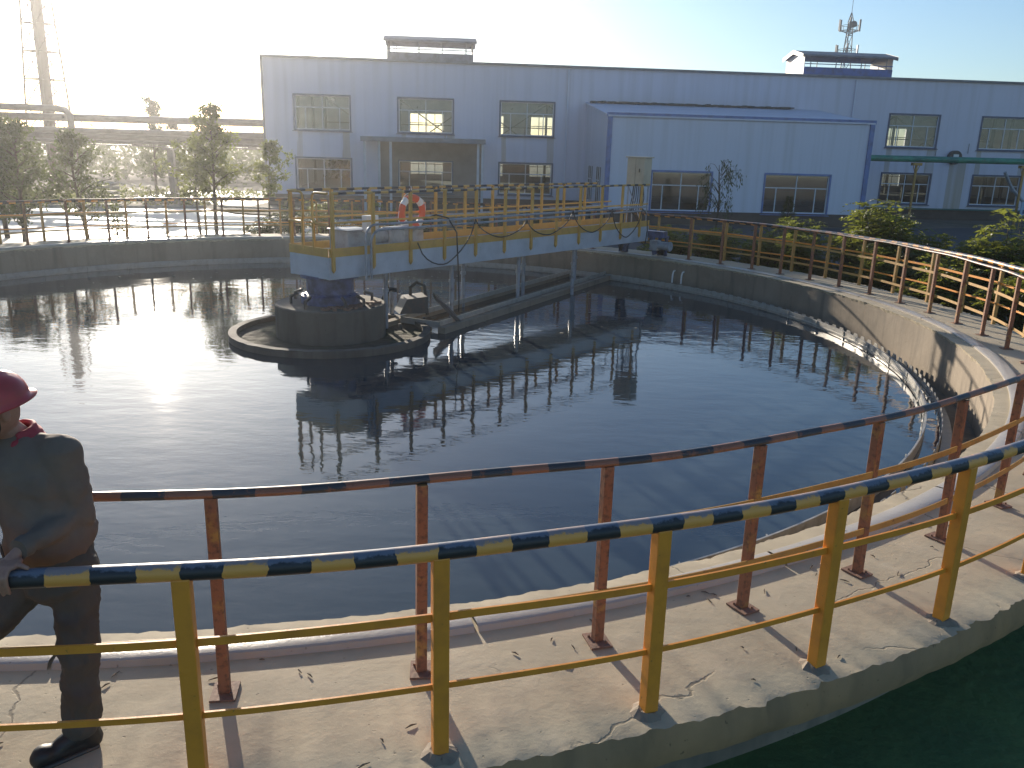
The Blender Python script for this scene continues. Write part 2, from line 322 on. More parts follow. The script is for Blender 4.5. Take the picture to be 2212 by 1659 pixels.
# ------------------------------------------------------------------ ground
b = MB(); N = 40
b.add([(-400, -60, GZ), (400, -60, GZ), (400, 900, GZ), (-400, 900, GZ)], [(0, 1, 2, 3)])
tag(b.build('ground', m_dirt), kind='structure')
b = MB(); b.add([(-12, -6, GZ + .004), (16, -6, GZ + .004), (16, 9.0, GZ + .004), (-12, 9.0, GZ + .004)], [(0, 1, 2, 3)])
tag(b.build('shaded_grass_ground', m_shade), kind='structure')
b = MB()
b.add([(x, y, GZ + .004) for x, y in ((-60, 24), (-40, 40.5), (-24, 45), (-17.2, 47.2), (-14.5, 44.0), (-11.8, 43.5), (-6.5, 42), (-3.0, 35), (-2, 27.5), (-8, 26.0), (-16, 18), (-26, 12))], [tuple(range(12))])
tag(b.build('yard_pavement', m_yard), kind='structure')
b = MB(); b.add([(x, y, GZ + .004) for x, y in ((-24, 52), (-15.5, 50.0), (-15.6, 66), (-25, 64))], [(0, 1, 2, 3)])
tag(b.build('far_pavement', m_yard), kind='structure')
b = MB(); b.add([(x, y, GZ + .004) for x, y in ((-1.5, 28.5), (60, 15), (60, 52), (33, 52.5), (20, 46), (-2, 44))], [(0, 1, 2, 3, 4, 5)])
tag(b.build('service_road', m_asph), kind='structure')
# kerb runs (each its own thing) + planting bed between the two pavements
def kerb(pts, label):
    b = MB()
    for a, c in zip(pts, pts[1:]): b.bar((a[0], a[1], GZ + .07), (c[0], c[1], GZ + .07), .14, .14)
    tag(b.build('kerb', m_kerb), label, 'kerb', 'stone kerbs around the yard')
kerb([(-60, 24.1), (-40, 40.7), (-24, 45.2), (-17.2, 47.4)], 'long pale kerb edging the sunlit yard in front of the trees')
kerb([(-16.6, 47.8), (-12.0, 47.2), (-11.5, 44.0)], 'short stone kerb around the far side of the planting bed')
kerb([(-24, 51.9), (-18, 50.4)], 'kerb at the edge of the far sunlit pavement behind the steel column')
b = MB(); b.add([(x, y, GZ + .07) for x, y in ((-17.0, 47.3), (-14.4, 44.1), (-11.7, 43.6), (-12.1, 47.1), (-16.6, 47.7))], [(0, 1, 2, 3, 4)])
tag(b.build('planting_bed', m_soil), kind='structure')

# ------------------------------------------------------------------ the round tank
tank = thing('settling_tank', 'round concrete settling tank with raised walkway rim, full of dark water', 'tank', C0)
NS = 2160; er = random.Random(3); ejs = [er.gauss(0, .006) for _ in range(NS)]; ejz = [er.gauss(0, .004) for _ in range(NS)]
def eidx(a): return int(round(math.degrees(a) * NS / 360)) % NS
def edge_r(a): k = eidx(a); return 12.215 + jag(a, .007, 5) + jag(a * 3.7, .007, 2) + max(0, jag(a * .9, .03, 8)) * -.5 + (ejs[k - 2] * .5 + ejs[k - 1] + ejs[k] * 1.5) * .9
def edge_z(a): k = eidx(a); return -.008 + jag(a, .010, 1) + ejz[k]
def wfn(a, j, r, z):
    if j in (0, 1): r += jag(a, .010) + jag(a * 5.1, .004) + ejs[eidx(a)] * .4; z += (jag(a * 1.3, .008, 2) if j == 0 else 0)
    if j == 4: r, z = edge_r(a), edge_z(a)
    return r, z
b = MB(); b.sweep([(10.76, -.012), (10.90, .0), (11.3, .0), (12.14, .0), (12.215, -.004)], 0, 360, NS, closed=False, fn=wfn); b.sweep([(10.76, -.012), (10.95, -.5)], 0, 360, NS, closed=False, fn=wfn)
b.build('walkway_slab', m_walk, tank)
def efn(a, j, r, z):
    if j == 0: return edge_r(a), edge_z(a)
    if j == 1: return edge_r(a) + .012 + ejs[eidx(a) - 5] * .6, z + jag(a, .012, 7)
    if j == 2: r += jag(a, .008, 4)
    if j == 3: z += jag(a, .010, 9)
    return r, z
b = MB(); b.sweep([(12.215, 0), (12.24, -.05), (12.24, -.14), (12.21, -.225), (11.75, -.235), (11.7, -.5), (10.95, -.5)], 0, 360, NS, closed=False, fn=efn); b.build('slab_edge', m_edge, tank)
b = MB(); b.sweep([(10.775, -.03), (10.775, -1.75), (11.65, -1.75), (11.65, -.20), (11.2, -.12)], 0, 360, 360)
b.build('tank_wall', m_wall, tank)
b = MB()
k0 = -180
joint = [k0 + i * 12.0 for i in range(30)]
for a in joint: b.sweep([(10.93, -.02), (10.93, .024), (10.945, .032), (11.085, .036), (11.105, .030), (11.135, -.02)], a + .06, a + 11.94, 36)
b.build('track_strip', m_track, tank)
b = MB(); b.sweep([(9.2, -1.5), (9.2, -1.4), (10.36, -1.2), (10.77, -1.2), (10.77, -1.5)], 0, 360, 180); b.build('launder_floor', m_wet, tank)
# launder wall with notched weir plate, scum baffle
b = MB(); b.sweep([(10.28, -.68), (10.40, -.68), (10.40, -1.3), (10.28, -1.3)], 0, 360, 240); b.build('launder_wall', m_wet, tank)
b = MB(); tooth = 360 / 230
for i in range(230):
    a = i * tooth
    for (s0, s1, z) in ((0, .30, 0), ): pass
    A = [a, a + tooth * .22, a + tooth * .38, a + tooth * .80, a + tooth * .96, a + tooth]
    Z = [-.585, -.585, -.50, -.50, -.585, -.585]
    for q in range(5):
        r1, r2 = 10.262, 10.27
        vs = [pol(r1, A[q], -.80), pol(r1, A[q + 1], -.80), pol(r1, A[q + 1], Z[q + 1]), pol(r1, A[q], Z[q]), pol(r2, A[q], -.80), pol(r2, A[q + 1], -.80), pol(r2, A[q + 1], Z[q + 1]), pol(r2, A[q], Z[q])]
        b.add(vs, [(0, 1, 2, 3), (5, 4, 7, 6), (3, 2, 6, 7)])
b.build('weir_plate', m_steel, tank)
b = MB(); b.sweep([(10.055, -.475), (10.075, -.475), (10.075, -.80), (10.055, -.80)], 0, 360, 360)
b.sweep([(10.035, -.56), (10.055, -.56), (10.055, -.585), (10.035, -.585)], 0, 360, 360)
for i in range(60): 
    a = i * 6; b.bar(pol(10.07, a, -.56), pol(10.275, a, -.56), .02, .006) if i % 3 == 0 else None; b.bar(pol(10.045, a, -.475), pol(10.045, a, -.7), .03, .01)
b.build('scum_baffle', m_steel, tank)
b = MB()
for s in (-.055, .055):
    q = Vector(pol(10.74, 42.4 + s * 14, 0)); b.tube([q + Vector((0, 0, z)) + Vector((-.05 * k, -.05 * k, 0)) for z, k in ((-.24, 0), (-.25, .8), (-.33, 1.3), (-.55, 1.4))], .022, 8)
b.build('hooked_pipe', m_wht, tank)
# water surface of the tank
b = MB(); vs = [(0, 0, 0)]; n = 128
for i in range(n): vs.append(pol(10.262, i * 360 / n))
b.add(vs, [(0, i + 1, (i + 1) % n + 1) for i in range(n)]); wo = b.build('tank_water', m_water, loc=(C0.x, C0.y, WZ)); tag(wo, kind='structure')
b = MB(); b.sweep([(10.40, -1.06), (10.775, -1.06)], 0, 360, 128, closed=False); wo = b.build('launder_water', m_water, loc=(C0.x, C0.y, 0)); tag(wo, kind='structure')

rf = random.Random(12); b = MB()
for i in range(170):
    if i < 110: a = rf.uniform(30, 150); q = rf.uniform(7.2, 10.0)
    else: a = rf.uniform(0, 90); q = rf.uniform(2.2, 8)
    c = Vector(pol(q, a, WZ + .004)); n_ = rf.randint(5, 7); R_ = rf.uniform(.012, .05); ph = rf.uniform(0, 6); e = rf.uniform(.3, 1)
    b.add([c + Vector((R_ * math.cos(ph) * math.cos(k * 6.283 / n_) - R_ * e * math.sin(ph) * math.sin(k * 6.283 / n_), R_ * math.sin(ph) * math.cos(k * 6.283 / n_) + R_ * e * math.cos(ph) * math.sin(k * 6.283 / n_), rf.uniform(0, .004))) for k in range(n_)], [tuple(range(n_))])
tag(b.build('floating_scum', mat('scum_flakes', (.30, .27, .2), .6), loc=(C0.x, C0.y, 0)), 'scattered flakes of scum floating on the tank water', 'scum', kind='stuff')
# central well: launder ring, column, drive
HC = Vector((C0.x + .28, C0.y + .10, 0))
hub = thing('centre_well', 'round concrete centre well with outer launder ring standing in the tank water', 'well', HC)
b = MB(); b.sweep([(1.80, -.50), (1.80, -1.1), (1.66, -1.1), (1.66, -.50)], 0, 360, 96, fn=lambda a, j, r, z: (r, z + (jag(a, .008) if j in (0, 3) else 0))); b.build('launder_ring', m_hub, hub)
b = MB(); b.sweep([(1.68, -.585), (.9, -.60), (.9, -1.0), (1.68, -1.0)], 0, 360, 64); b.build('ring_floor', m_soil, hub)
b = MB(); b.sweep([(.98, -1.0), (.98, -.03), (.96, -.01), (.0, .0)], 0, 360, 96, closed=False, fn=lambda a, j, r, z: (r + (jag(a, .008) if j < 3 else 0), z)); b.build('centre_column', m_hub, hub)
b = MB(); b.sweep([(.52, -.01), (.52, .14), (.42, .18), (.42, .46), (.52, .46), (.52, .51), (.0, .51)], 0, 360, 48, closed=False)
for k in range(12): b.tube([pol(.47, k * 30, .14), pol(.47, k * 30, .18)], .025, 6)
b.build('turntable', m_blue, hub)
for k, (az, rr) in enumerate(((160, .75), (200, .7), (250, .8), (330, .77), (20, .75), (-60, .82))):
    c = pol(rr, az); b = MB(); b.tube([(c[0], c[1], -.02), (c[0], c[1], .12), (c[0] * .8, c[1] * .8, .17)], .03, 6); b.build('pipe_stub', m_dark, hub)
b = MB()
for k in range(26):
    rr = .60 + .30 * random.random(); az = -90 + 100 * random.random(); c = pol(rr, az, .01); b.box(c, (.05 + .10 * random.random(), .04 + .08 * random.random(), .03 + .02 * random.random()), random.random() * 3)
tag(b.build('debris', m_plate), 'pile of broken rusty scale on top of the centre column beside the blue turntable', 'debris').location = HC

# radial outlet channel from centre well to rim
chA = Vector((-1.42, 15.35, 0)); cd = Vector((.460, .888, 0)); cn = Vector((-cd.y, cd.x, 0)); CL = 8.75
ch = thing('outlet_channel', 'long straight concrete channel in the water from centre well to far tank wall', 'channel', chA)
def chp(s, o, z): return tuple(cd * s + cn * o + Vector((0, 0, z)))
b = MB(); b.bar(chp(.15, 0, -.78), chp(CL, 0, -.78), .16, .56); b.bar(chp(-.25, 1.16, -.78), chp(CL - .3, 1.16, -.78), .16, .56); b.build('channel_wall', m_wall, ch)
b = MB(); b.bar(chp(.1, .58, -1.0), chp(CL, .58, -1.0), 1.0, .08); b.build('channel_floor', m_wet, ch)
b = MB(); b.bar(chp(.3, .13, -.47), chp(CL, .13, -.47), .012, .10); b.bar(chp(.3, 1.03, -.47), chp(CL - .3, 1.03, -.47), .012, .10); b.bar(chp(.32, .12, -.50), chp(.32, 1.04, -.50), .02, .12)
b.build('weir_strip', m_steel, ch)
# ------------------------------------------------------------------ rim railings
def inner_rail():
    t = thing('inner_railing', 'rusty inner railing ring with dark top rail beside the water edge', 'railing', C0)
    azs = [-79.10, -73.95, -68.72, -63.45, -58.15, -52.97, -47.6]
    a = -42.5
    while a < -12.5: azs.append(a); a += 5.2
    azs += [-11.65, -6.5, -1.6, 3.4, 8.6, 13.8, 18.96, 23.8, 28.6, 33.3]
    a = 38.4
    while a < 270: azs.append(a); a += 5.2
    azs = [x for x in azs if not (46 < x < 50)]
    b = MB(); b.sweep([(11.42 + .027 * math.cos(q * math.pi / 5), 1.12 + .024 * math.sin(q * math.pi / 5)) for q in range(10)], -89, 270, 720, fn=lambda a, j, r, z: (r + .006 * math.sin(a * 21), z + .006 * math.sin(a * 34.5 + 1)))
    b.build('top_rail', m_top_in, t)
    for z in (.74, .33):
        b = MB(); b.sweep([(11.44, z - .022), (11.44, z + .022), (11.448, z + .022), (11.448, z - .022)], -89, 270, 720, fn=lambda a, j, r, zz: (r, zz + .004 * math.sin(a * 34.5)), smooth=False)
        b.build('mid_rail', m_yel2, t)
    for a in azs:
        b = MB(); c = Vector(pol(11.42, a, .56)); ln = rng.normal(0, .006, 2)
        b.bar((c.x + ln[0], c.y + ln[1], .012), (c.x, c.y, 1.10), .056, .056, up=(math.cos(R(a)), math.sin(R(a)), 0)); po = bevel(b.build('post', m_rust, t), .004)
        b = MB(); c = Vector(pol(11.42, a, .008)); b.box(c, (.16, .13, .012), R(a) + rng.normal(0, .2))
        for sx in (-1, 1): b.tube([c + Vector(pol(.055 * sx, a + 40, .0)), c + Vector(pol(.055 * sx, a + 40, .02))], .009, 6)
        b.build('base_plate', m_plate, po)
inner_rail()
def outer_rail():
    t = thing('outer_railing', 'yellow outer railing ring with black and yellow striped round top rail', 'railing', C0)
    azs = [-84.4, -79.2, -74.10, -68.92, -63.65, -58.45]
    a = -53.3
    while a < 275: azs.append(a); a += 5.2
    b = MB(); b.sweep([(12.08 + .040 * math.cos(q * math.pi / 6), 1.05 + .040 * math.sin(q * math.pi / 6)) for q in range(12)], -90, 270, 900, fn=lambda a, j, r, z: (r + .003 * math.sin(a * 41), z + .004 * math.sin(a * 34.5)))
    b.build('top_rail', m_top_out, t)
    for z, hh in ((.72, .019), (.36, .015)):
        b = MB(); b.sweep([(12.070, z - hh), (12.070, z + hh), (12.082, z + hh), (12.082, z - hh)], -90, 270, 720, fn=lambda a, j, r, zz: (r, zz + .004 * math.sin(a * 34.5 + 2)), smooth=False)
        b.build('mid_rail', m_yel, t)
    for a in azs:
        b = MB(); c = Vector(pol(12.08, a, .5)); ln = rng.normal(0, .005, 2)
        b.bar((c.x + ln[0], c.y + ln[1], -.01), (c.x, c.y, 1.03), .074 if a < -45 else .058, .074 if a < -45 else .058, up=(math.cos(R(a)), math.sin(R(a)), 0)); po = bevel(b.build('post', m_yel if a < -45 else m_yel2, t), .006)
        if -92 < a < -40:
            b = MB(); n_ = 14; k0 = rng.uniform(0, 6)
            prof = [(.075 + .03 * rng.uniform(), -.002) for _ in range(n_)]
            top = [c + Vector((.048 * math.cos(k0 + q * 6.283 / n_), .048 * math.sin(k0 + q * 6.283 / n_), -.5 + .018 + .01 * rng.uniform())) for q in range(n_)]
            bot = [c + Vector((prof[q][0] * math.cos(k0 + q * 6.283 / n_), prof[q][0] * math.sin(k0 + q * 6.283 / n_), -.502)) for q in range(n_)]
            b.add(top + bot, [(q, (q + 1) % n_, n_ + (q + 1) % n_, n_ + q) for q in range(n_)] + [tuple(range(n_))]); b.build('mortar_collar', m_wall, po)
outer_rail()

# ------------------------------------------------------------------ rotating bridge
BA = R(51); bd = Vector((math.cos(BA), math.sin(BA), 0))
br = thing('scraper_bridge', 'pale blue steel scraper bridge with yellow railings from centre well to tank rim', 'bridge', (-3.6, 14.74, 0), BA)
# local frame: x along bridge, y<0 = camera side
G0, G1, ZB, ZT, HW = 0.0, 10.6, .50, .88, .54
b = MB()
for y in (-HW, HW): b.box(((G0 + G1) / 2, y, (ZB + ZT) / 2), (G1 - G0, .014, ZT - ZB)); 
for y in (-HW, HW):
    for z in (ZB, ZT): b.box(((G0 + G1) / 2, y - .035 * (1 if y > 0 else -1), z), (G1 - G0, .07, .012))
b.box((G0, 0, (ZB + ZT) / 2), (.014, 2 * HW, ZT - ZB)); b.box((G1, 0, (ZB + ZT) / 2), (.014, 2 * HW, ZT - ZB))
for k in range(11): b.box((.5 + k * .96, 0, ZB + .06), (.05, 2 * HW - .02, .08))
b.build('girder', m_girder, br)
b = MB(); b.box(((G0 + G1) / 2, 0, ZT + .012), (G1 - G0 - .02, 2 * HW - .06, .01)); 
b.build('deck_plate', m_steel, br)
b = MB()
for y in (-HW - .012, HW + .012): b.box(((G0 + G1) / 2, y, ZT + .075), (G1 - G0 + .02, .006, .15))
b.box((G0 - .01, 0, ZT + .075), (.006, 2 * HW, .15)); b.build('kick_plate', m_yelb, br)
RT = 1.95
for y in (-HW - .03, HW + .03):
    b = MB(); b.tube([(.05, y, RT), (10.45 if y < 0 else 9.75, y, RT)], .024, 8); b.build('top_rail', m_top_br, br)
    b = MB(); b.box((5.25, y, 1.46), (10.4, .008, .035)); b.build('mid_rail', m_yelb, br)
    for k in range(12):
        s = .07 + k * .912
        if s > 10.6: break
        if y > 0 and s > 9.8: continue
        b = MB(); b.box((s, y, (RT + .66) / 2), (.055, .05, RT - .66)); b.add([(s - .0275, y - .025, .66), (s + .0275, y - .025, .66), (s + .0275, y + .025, .66), (s - .0275, y + .025, .66), (s, y, .60)], [(0, 1, 4), (1, 2, 4), (2, 3, 4), (3, 0, 4)])
        b.build('post', m_yelb, br)
for y0, y1 in ((-HW, -.13), (HW, .13)):       # two rounded gate loops at the inner end
    b = MB(); sg = 1 if y1 > y0 else -1
    path = [(.0, y0, RT)] + [(.0, y1 - sg * .09 + sg * .09 * math.sin(q * math.pi / 8), RT - .09 + .09 * math.cos(q * math.pi / 8)) for q in range(5)] + [(.0, y1 - sg * .09 + sg * .09 * math.cos(q * math.pi / 8), 1.53 - .09 * math.sin(q * math.pi / 8)) for q in range(5)] + [(.0, y0, 1.44)]
    b.tube(path, .021, 8); b.build('gate_loop', m_yelb, br)
    b = MB(); b.box((0, y1 - sg * .02, 1.2), (.04, .04, .5)); b.build('gate_post', m_yelb, br)
# drive unit on the deck over the centre
b = MB(); b.box((.95, .02, 1.08), (.55, .52, .34)); b.box((.95, .02, 1.27), (.62, .58, .03)); b.tube([(1.25, .02, 1.10), (1.75, .02, 1.10)], .15, 16); b.tube([(1.75, .02, 1.10), (1.83, .02, 1.10)], .17, 16); b.box((1.5, .02, .95), (.5, .3, .08)); b.box((1.5, .02, 1.30), (.18, .15, .12))
bevel(b.build('drive_motor', m_grey, br), .012)
b = MB(); b.box((2.35, .05, 1.05), (.5, .5, .30)); b.box((2.35, .05, 1.22), (.56, .56, .03)); bevel(b.build('gear_box', m_grey, br), .01)
b = MB(); b.box((1.15, -.3, 1.38), (.28, .14, .30)); bevel(b.build('switch_box', m_wht, br), .01)
# conduits along the near railing, turning down at the inner end
b = MB()
for i, (o, z) in enumerate(((-.66, 1.40), (-.64, 1.30), (.60, 1.36))):
    s0 = .72 + .14 * i if o < 0 else 1.0
    pts = [(s0, o, .45 + .2 * (o > 0))] + [(s0 + .22 - .22 * math.cos(q * math.pi / 12), o, z - .22 + .22 * math.sin(q * math.pi / 12)) for q in range(7)] + [(10.2, o, z)]
    b.tube(pts, .022, 8)
b.build('conduit', m_pipe, br)
# suction pipes hanging below the girders
for s, y, zz in ((1.5, -.3, -.7), (2.2, .3, -.7), (3.3, -.3, -.7), (4.3, .3, -.7), (5.4, -.35, -.7), (6.4, .3, -.7), (7.5, -.35, -.7), (8.5, .3, -.7)):
    b = MB(); b.tube([(s, y, ZB + .02), (s, y, zz)], .042, 10); b.box((s, y, ZB - .03), (.16, .16, .02)); b.tube([(s, y, .1), (s, y, .16)], .06, 10); b.build('hanging_pipe', m_pipe, br)
# rim carriage: wheels, blue portal feet, motor
b = MB(); b.box((10.95, .0, .62), (.75, .30, .12)); b.box((10.70, 0, .68), (.25, 2.0, .16))
for y in (-.62, .62):
    b.box((11.30, y - .10, .30), (.10, .05, .50)); b.box((11.30, y + .10, .30), (.10, .05, .50)); b.box((11.30, y, .56), (.13, .28, .05))
b.add([(11.08, -.34, .56), (11.22, -.34, .56), (11.22, .34, .56), (11.08, .34, .56)], [(0, 1, 2, 3)])
for y in (-.34, .34): b.bar((11.15, y, .58), (11.15, y * 1.45, .08), .12, .10, up=(1, 0, 0))
b.build('carriage', m_blue, br)
for y in (-.62, .62): b = MB(); b.tube([(11.30, y - .05, .25), (11.30, y + .05, .25)], .20, 24); b.build('wheel', m_black, br)
b = MB(); b.tube([(10.75, -.78, .38), (10.75, -1.12, .38)], .11, 14); b.tube([(10.75, -1.12, .38), (10.75, -1.16, .38)], .125, 14); b.box((10.75, -.70, .38), (.22, .22, .26)); b.build('carriage_motor', m_grey, br)
# control cabinet at the rim end
b = MB(); b.box((10.35, -.30, 2.27), (.36, .52, .68)); b.box((10.35, -.30, 2.63), (.44, .60, .03)); cab = bevel(b.build('control_cabinet', m_cab, br), .008); cab['label'] = 'beige electrical cabinet on a frame'
b = MB(); b.box((10.16, -.30, 2.27), (.006, .004, .64)); b.box((10.155, -.42, 2.30), (.02, .02, .09)); b.build('door_seam', m_dark, cab)
b = MB()
for y in (-.52, -.08):
    for s in (10.22, 10.48): b.tube([(s, y, .9), (s, y, 1.94)], .02, 6)
b.tube([(10.22, -.52, 1.0), (10.22, -.08, 1.9)], .015, 6); b.box((10.35, -.3, 1.915), (.36, .5, .03)); b.build('cabinet_frame', m_pipe, br)
b = MB()
for k in range(7):
    y = -.48 + .06 * k; b.tube([(10.3 + .02 * k, y, 1.93), (10.32, y - .03, 1.6), (10.36 + .03 * math.sin(k), y + .04, 1.3), (10.5, -.3, .95)], .014, 6)
b.build('cable_bundle', m_black, br)
# festoon cable strung outside the near railing (hangs on it)
b = MB(); anchors = [1.95, 3.55, 5.2, 6.9, 8.55, 9.95]; zt = [1.02, 1.38, 1.30, 1.42, 1.40, 1.36]; pts = [(1.7, -.70, .6)]; pts = []
for (a, za), (c, zc), sag in zip(zip(anchors, zt), list(zip(anchors, zt))[1:], (.62, .36, .42, .52, .70)):
    for q in range(13):
        f = q / 12; pts.append((a + (c - a) * f, -.70 + .02 * math.sin(q), za + (zc - za) * f - sag * (1 - (2 * f - 1) ** 2) ** .8))
pts += [(10.25, -.68, 1.2), (10.35, -.66, .8), (10.25, -.68, .45)]
b.tube(pts, .013, 7); fc = b.build('festoon_cable', m_black); fc.location = br.location; fc.rotation_euler = br.rotation_euler
tag(fc, 'black electric cable hanging in loops along the near bridge railing', 'cable')
b = MB(); b.tube([(2.35, -.45, 1.42), (2.55, -.58, 1.50), (2.8, -.66, 1.44), (3.0, -.71, 1.15), (3.08, -.70, .2), (3.1, -.70, -.6)], .015, 7); hs = b.build('drop_hose', m_black); hs.location = br.location; hs.rotation_euler = br.rotation_euler
tag(hs, 'thin black hose looping over the bridge railing and dropping to the water', 'hose')
# lifebuoy
lb = thing('lifebuoy', 'orange and white lifebuoy hanging on the bridge railing', 'lifebuoy', br.matrix_basis @ Vector((2.95, HW - .06, 1.46)), BA)
def torus_seg(b, a0, a1, n=14):
    vs = []; fs = []; m_ = 14
    for i in range(n + 1):
        a = R(a0 + (a1 - a0) * i / n)
        for k in range(m_):
            q = 2 * math.pi * k / m_; rr = .29 + .072 * math.cos(q); vs.append((rr * math.cos(a), .055 * math.sin(q), rr * math.sin(a)))
    for i in range(n):
        for k in range(m_): fs.append((i * m_ + k, i * m_ + (k + 1) % m_, (i + 1) * m_ + (k + 1) % m_, (i + 1) * m_ + k))
    b.add(vs, fs, True)
for a in (59, 149, 239, 329): b = MB(); torus_seg(b, a, a + 62); b.build('orange_section', m_orange, lb)
for a in (31, 121, 211, 301): b = MB(); torus_seg(b, a, a + 28); b.build('white_band', m_wht, lb)
b = MB(); b.tube([((.37 + .03 * math.sin(4 * a)) * math.cos(a), .0, (.37 + .03 * math.sin(4 * a)) * math.sin(a)) for a in [i * math.pi / 16 for i in range(32)]], .007, 5, closed=True); b.build('grab_line', m_wht, lb)
b = MB(); b.tube([(0, 0, .36), (0, .03, .52)], .008, 5); b.build('hanging_cord', m_wht, lb)
# scum pump by the centre well
sp_ = thing('scum_pump', 'dark hooded pump with bent hoses between the bridge and the centre well', 'pump', (-2.25, 15.95, -.5), R(20))
b = MB(); b.add([(0, -.25, .18), (.55, -.25, .18), (.55, .25, .18), (0, .25, .18), (.15, -.25, .46), (.55, -.25, .50), (.55, .25, .50), (.15, .25, .46)], [(0, 1, 5, 4), (1, 2, 6, 5), (2, 3, 7, 6), (3, 0, 4, 7), (4, 5, 6, 7), (0, 3, 2, 1)]); b.build('hood', m_dark, sp_)
b = MB(); b.tube([(-.25, .0, -.2), (-.25, 0, .45), (-.15, 0, .62), (.0, 0, .60)], .045, 8); b.tube([(.3, .15, .45), (.3, .15, .62), (.42, .1, .72), (.55, .0, .66), (.6, 0, .1)], .032, 8); b.build('hose', m_black, sp_)
b = MB(); b.add([(.7, -.25, .5), (.78, .25, .5), (1.45, .25, -.15), (1.35, -.3, -.15), (.7, -.25, .42), (.78, .25, .42), (1.42, .25, -.22), (1.32, -.3, -.22)], [(0, 1, 2, 3), (4, 7, 6, 5), (0, 3, 7, 4), (1, 5, 6, 2)]); b.build('chute', m_dark, sp_)
for x in (0, .6):
    for y in (-.25, .25): b = MB(); b.box((x, y, -.3), (.05, .05, .6)); b.build('support', m_dark, sp_)

# ------------------------------------------------------------------ buildings
def wallgrid(b, xs, zs, holes, y0, y1):
    """front plane y0, back plane y1, holes set of (i,j)"""
    for i in range(len(xs) - 1):
        for j in range(len(zs) - 1):
            x0, x1, z0, z1 = xs[i], xs[i + 1], zs[j], zs[j + 1]
            if (i, j) in holes:
                b.quad((x0, y0, z0), (x0, y1, z0), (x0, y1, z1), (x0, y0, z1)); b.quad((x1, y0, z0), (x1, y0, z1), (x1, y1, z1), (x1, y1, z0))
                b.quad((x0, y0, z0), (x1, y0, z0), (x1, y1, z0), (x0, y1, z0)); b.quad((x0, y0, z1), (x0, y1, z1), (x1, y1, z1), (x1, y0, z1))
            else:
                b.quad((x0, y0, z0), (x1, y0, z0), (x1, y0, z1), (x0, y0, z1)); b.quad((x0, y1, z0), (x0, y1, z1), (x1, y1, z1), (x1, y1, z0))
def window(par, x, z0, z1, wd, yf, gl, trim=m_roofgrey, back=False):
    b = MB(); t_ = .09; s = 1
    for q in ((x - t_ / 2, (z0 + z1) / 2, t_, z1 - z0 + 2 * t_), (x + wd + t_ / 2, (z0 + z1) / 2, t_, z1 - z0 + 2 * t_)): b.box((q[0], yf - .012, q[1]), (q[2], .05, q[3]))
    for z in (z0 - t_ / 2, z1 + t_ / 2): b.box((x + wd / 2, yf - .014, z), (wd, .054, t_))
    b.box((x + wd / 2, yf - .06, z0 - .10), (wd + .3, .16, .035)); f = b.build('window', trim, par)
    b = MB(); k = .045; yy = yf + .10; zt_ = z0 + (z1 - z0) * .66
    for xx in (x + k / 2, x + wd - k / 2): b.box((xx, yy, (z0 + z1) / 2), (k, .05, z1 - z0))
    for zz in (z0 + k / 2, z1 - k / 2, zt_): b.box((x + wd / 2, yy, zz), (wd - 2 * k, .048, k))
    b.box((x + wd / 2, yy, (zt_ + z1) / 2), (k, .046, z1 - zt_ - k)); 
    for fr in (.19, .5, .81): b.box((x + wd * fr, yy, (zt_ + z0) / 2), (k, .046, zt_ - z0 - k))
    b.build('mullions', m_white, f)
    b = MB(); b.quad((x, yy + .02, z0), (x + wd, yy + .02, z0), (x + wd, yy + .02, z1), (x, yy + .02, z1)); b.build('pane', gl, f)
TH = .088
fac = thing('factory_building', 'long pale blue two storey factory hall with two roof vents', 'building', (-14.82, 51.20, 0), TH)
LEN, DEP = 58., 27.; W0, WW, PIT = 1.756, 3.155, 6.0
ks = [0, 1, 2, 6, 7, 8, 9 - 1]
ks = [0, 1, 2, 6, 7, 8]
xs = [0.]; hx = []
for k in ks: xs += [W0 + PIT * k, W0 + PIT * k + WW]; hx.append(len(xs) - 2)
xs.append(LEN); zs = [-.22, .088, 1.864, 3.508, 5.385, 7.40]
b = MB(); wallgrid(b, xs, zs, {(i, j) for i in hx for j in (1, 3)}, 0, .22); b.build('front_wall', m_side, fac)
bks = [(o, 2.9) for o in [2.1 + 5.4 * q for q in range(10)]]
xb = [0.]; hb = []
for o, wd in bks: xb += [o, o + wd]; hb.append(len(xb) - 2)
xb.append(LEN); b = MB(); wallgrid(b, xb, [-.9, .3, 1.9, 3.75, 5.5, 7.40], {(i, j) for i in hb for j in (1, 3)}, DEP - .2, DEP); b.build('rear_wall', m_side2, fac)
for x in (.1, LEN - .1): b = MB(); b.box((x, DEP / 2, 3.27), (.2, DEP - .46, 8.25)); b.build('side_wall', m_side2, fac)
b = MB(); b.box((LEN / 2, .16, -.58), (LEN, .26, .68)); b.build('plinth', m_plinth, fac)
b = MB(); b.box((LEN / 2 + 17, -.04, -.24), (LEN - 36, .14, .10)); b.build('base_gutter', m_greent, fac)
b = MB(); b.box((LEN / 2, .05, 7.46), (LEN + .16, .44, .12)); b.box((-.02, -.02, 3.6), (.13, .13, 7.6)); b.build('parapet_cap', m_roofgrey, fac)
b = MB()   # gable roof
b.add([(0, .25, 7.3), (LEN, .25, 7.3), (LEN, DEP / 2, 8.55), (0, DEP / 2, 8.55), (0, DEP - .2, 7.3), (LEN, DEP - .2, 7.3)], [(0, 1, 2, 3), (3, 2, 5, 4)])
b.add([(0, .25, 7.15), (LEN, .25, 7.15), (LEN, DEP / 2, 8.40), (0, DEP / 2, 8.40), (0, DEP - .2, 7.15), (LEN, DEP - .2, 7.15)], [(0, 3, 2, 1), (3, 4, 5, 2)]); b.build('roof', m_roofblue, fac)
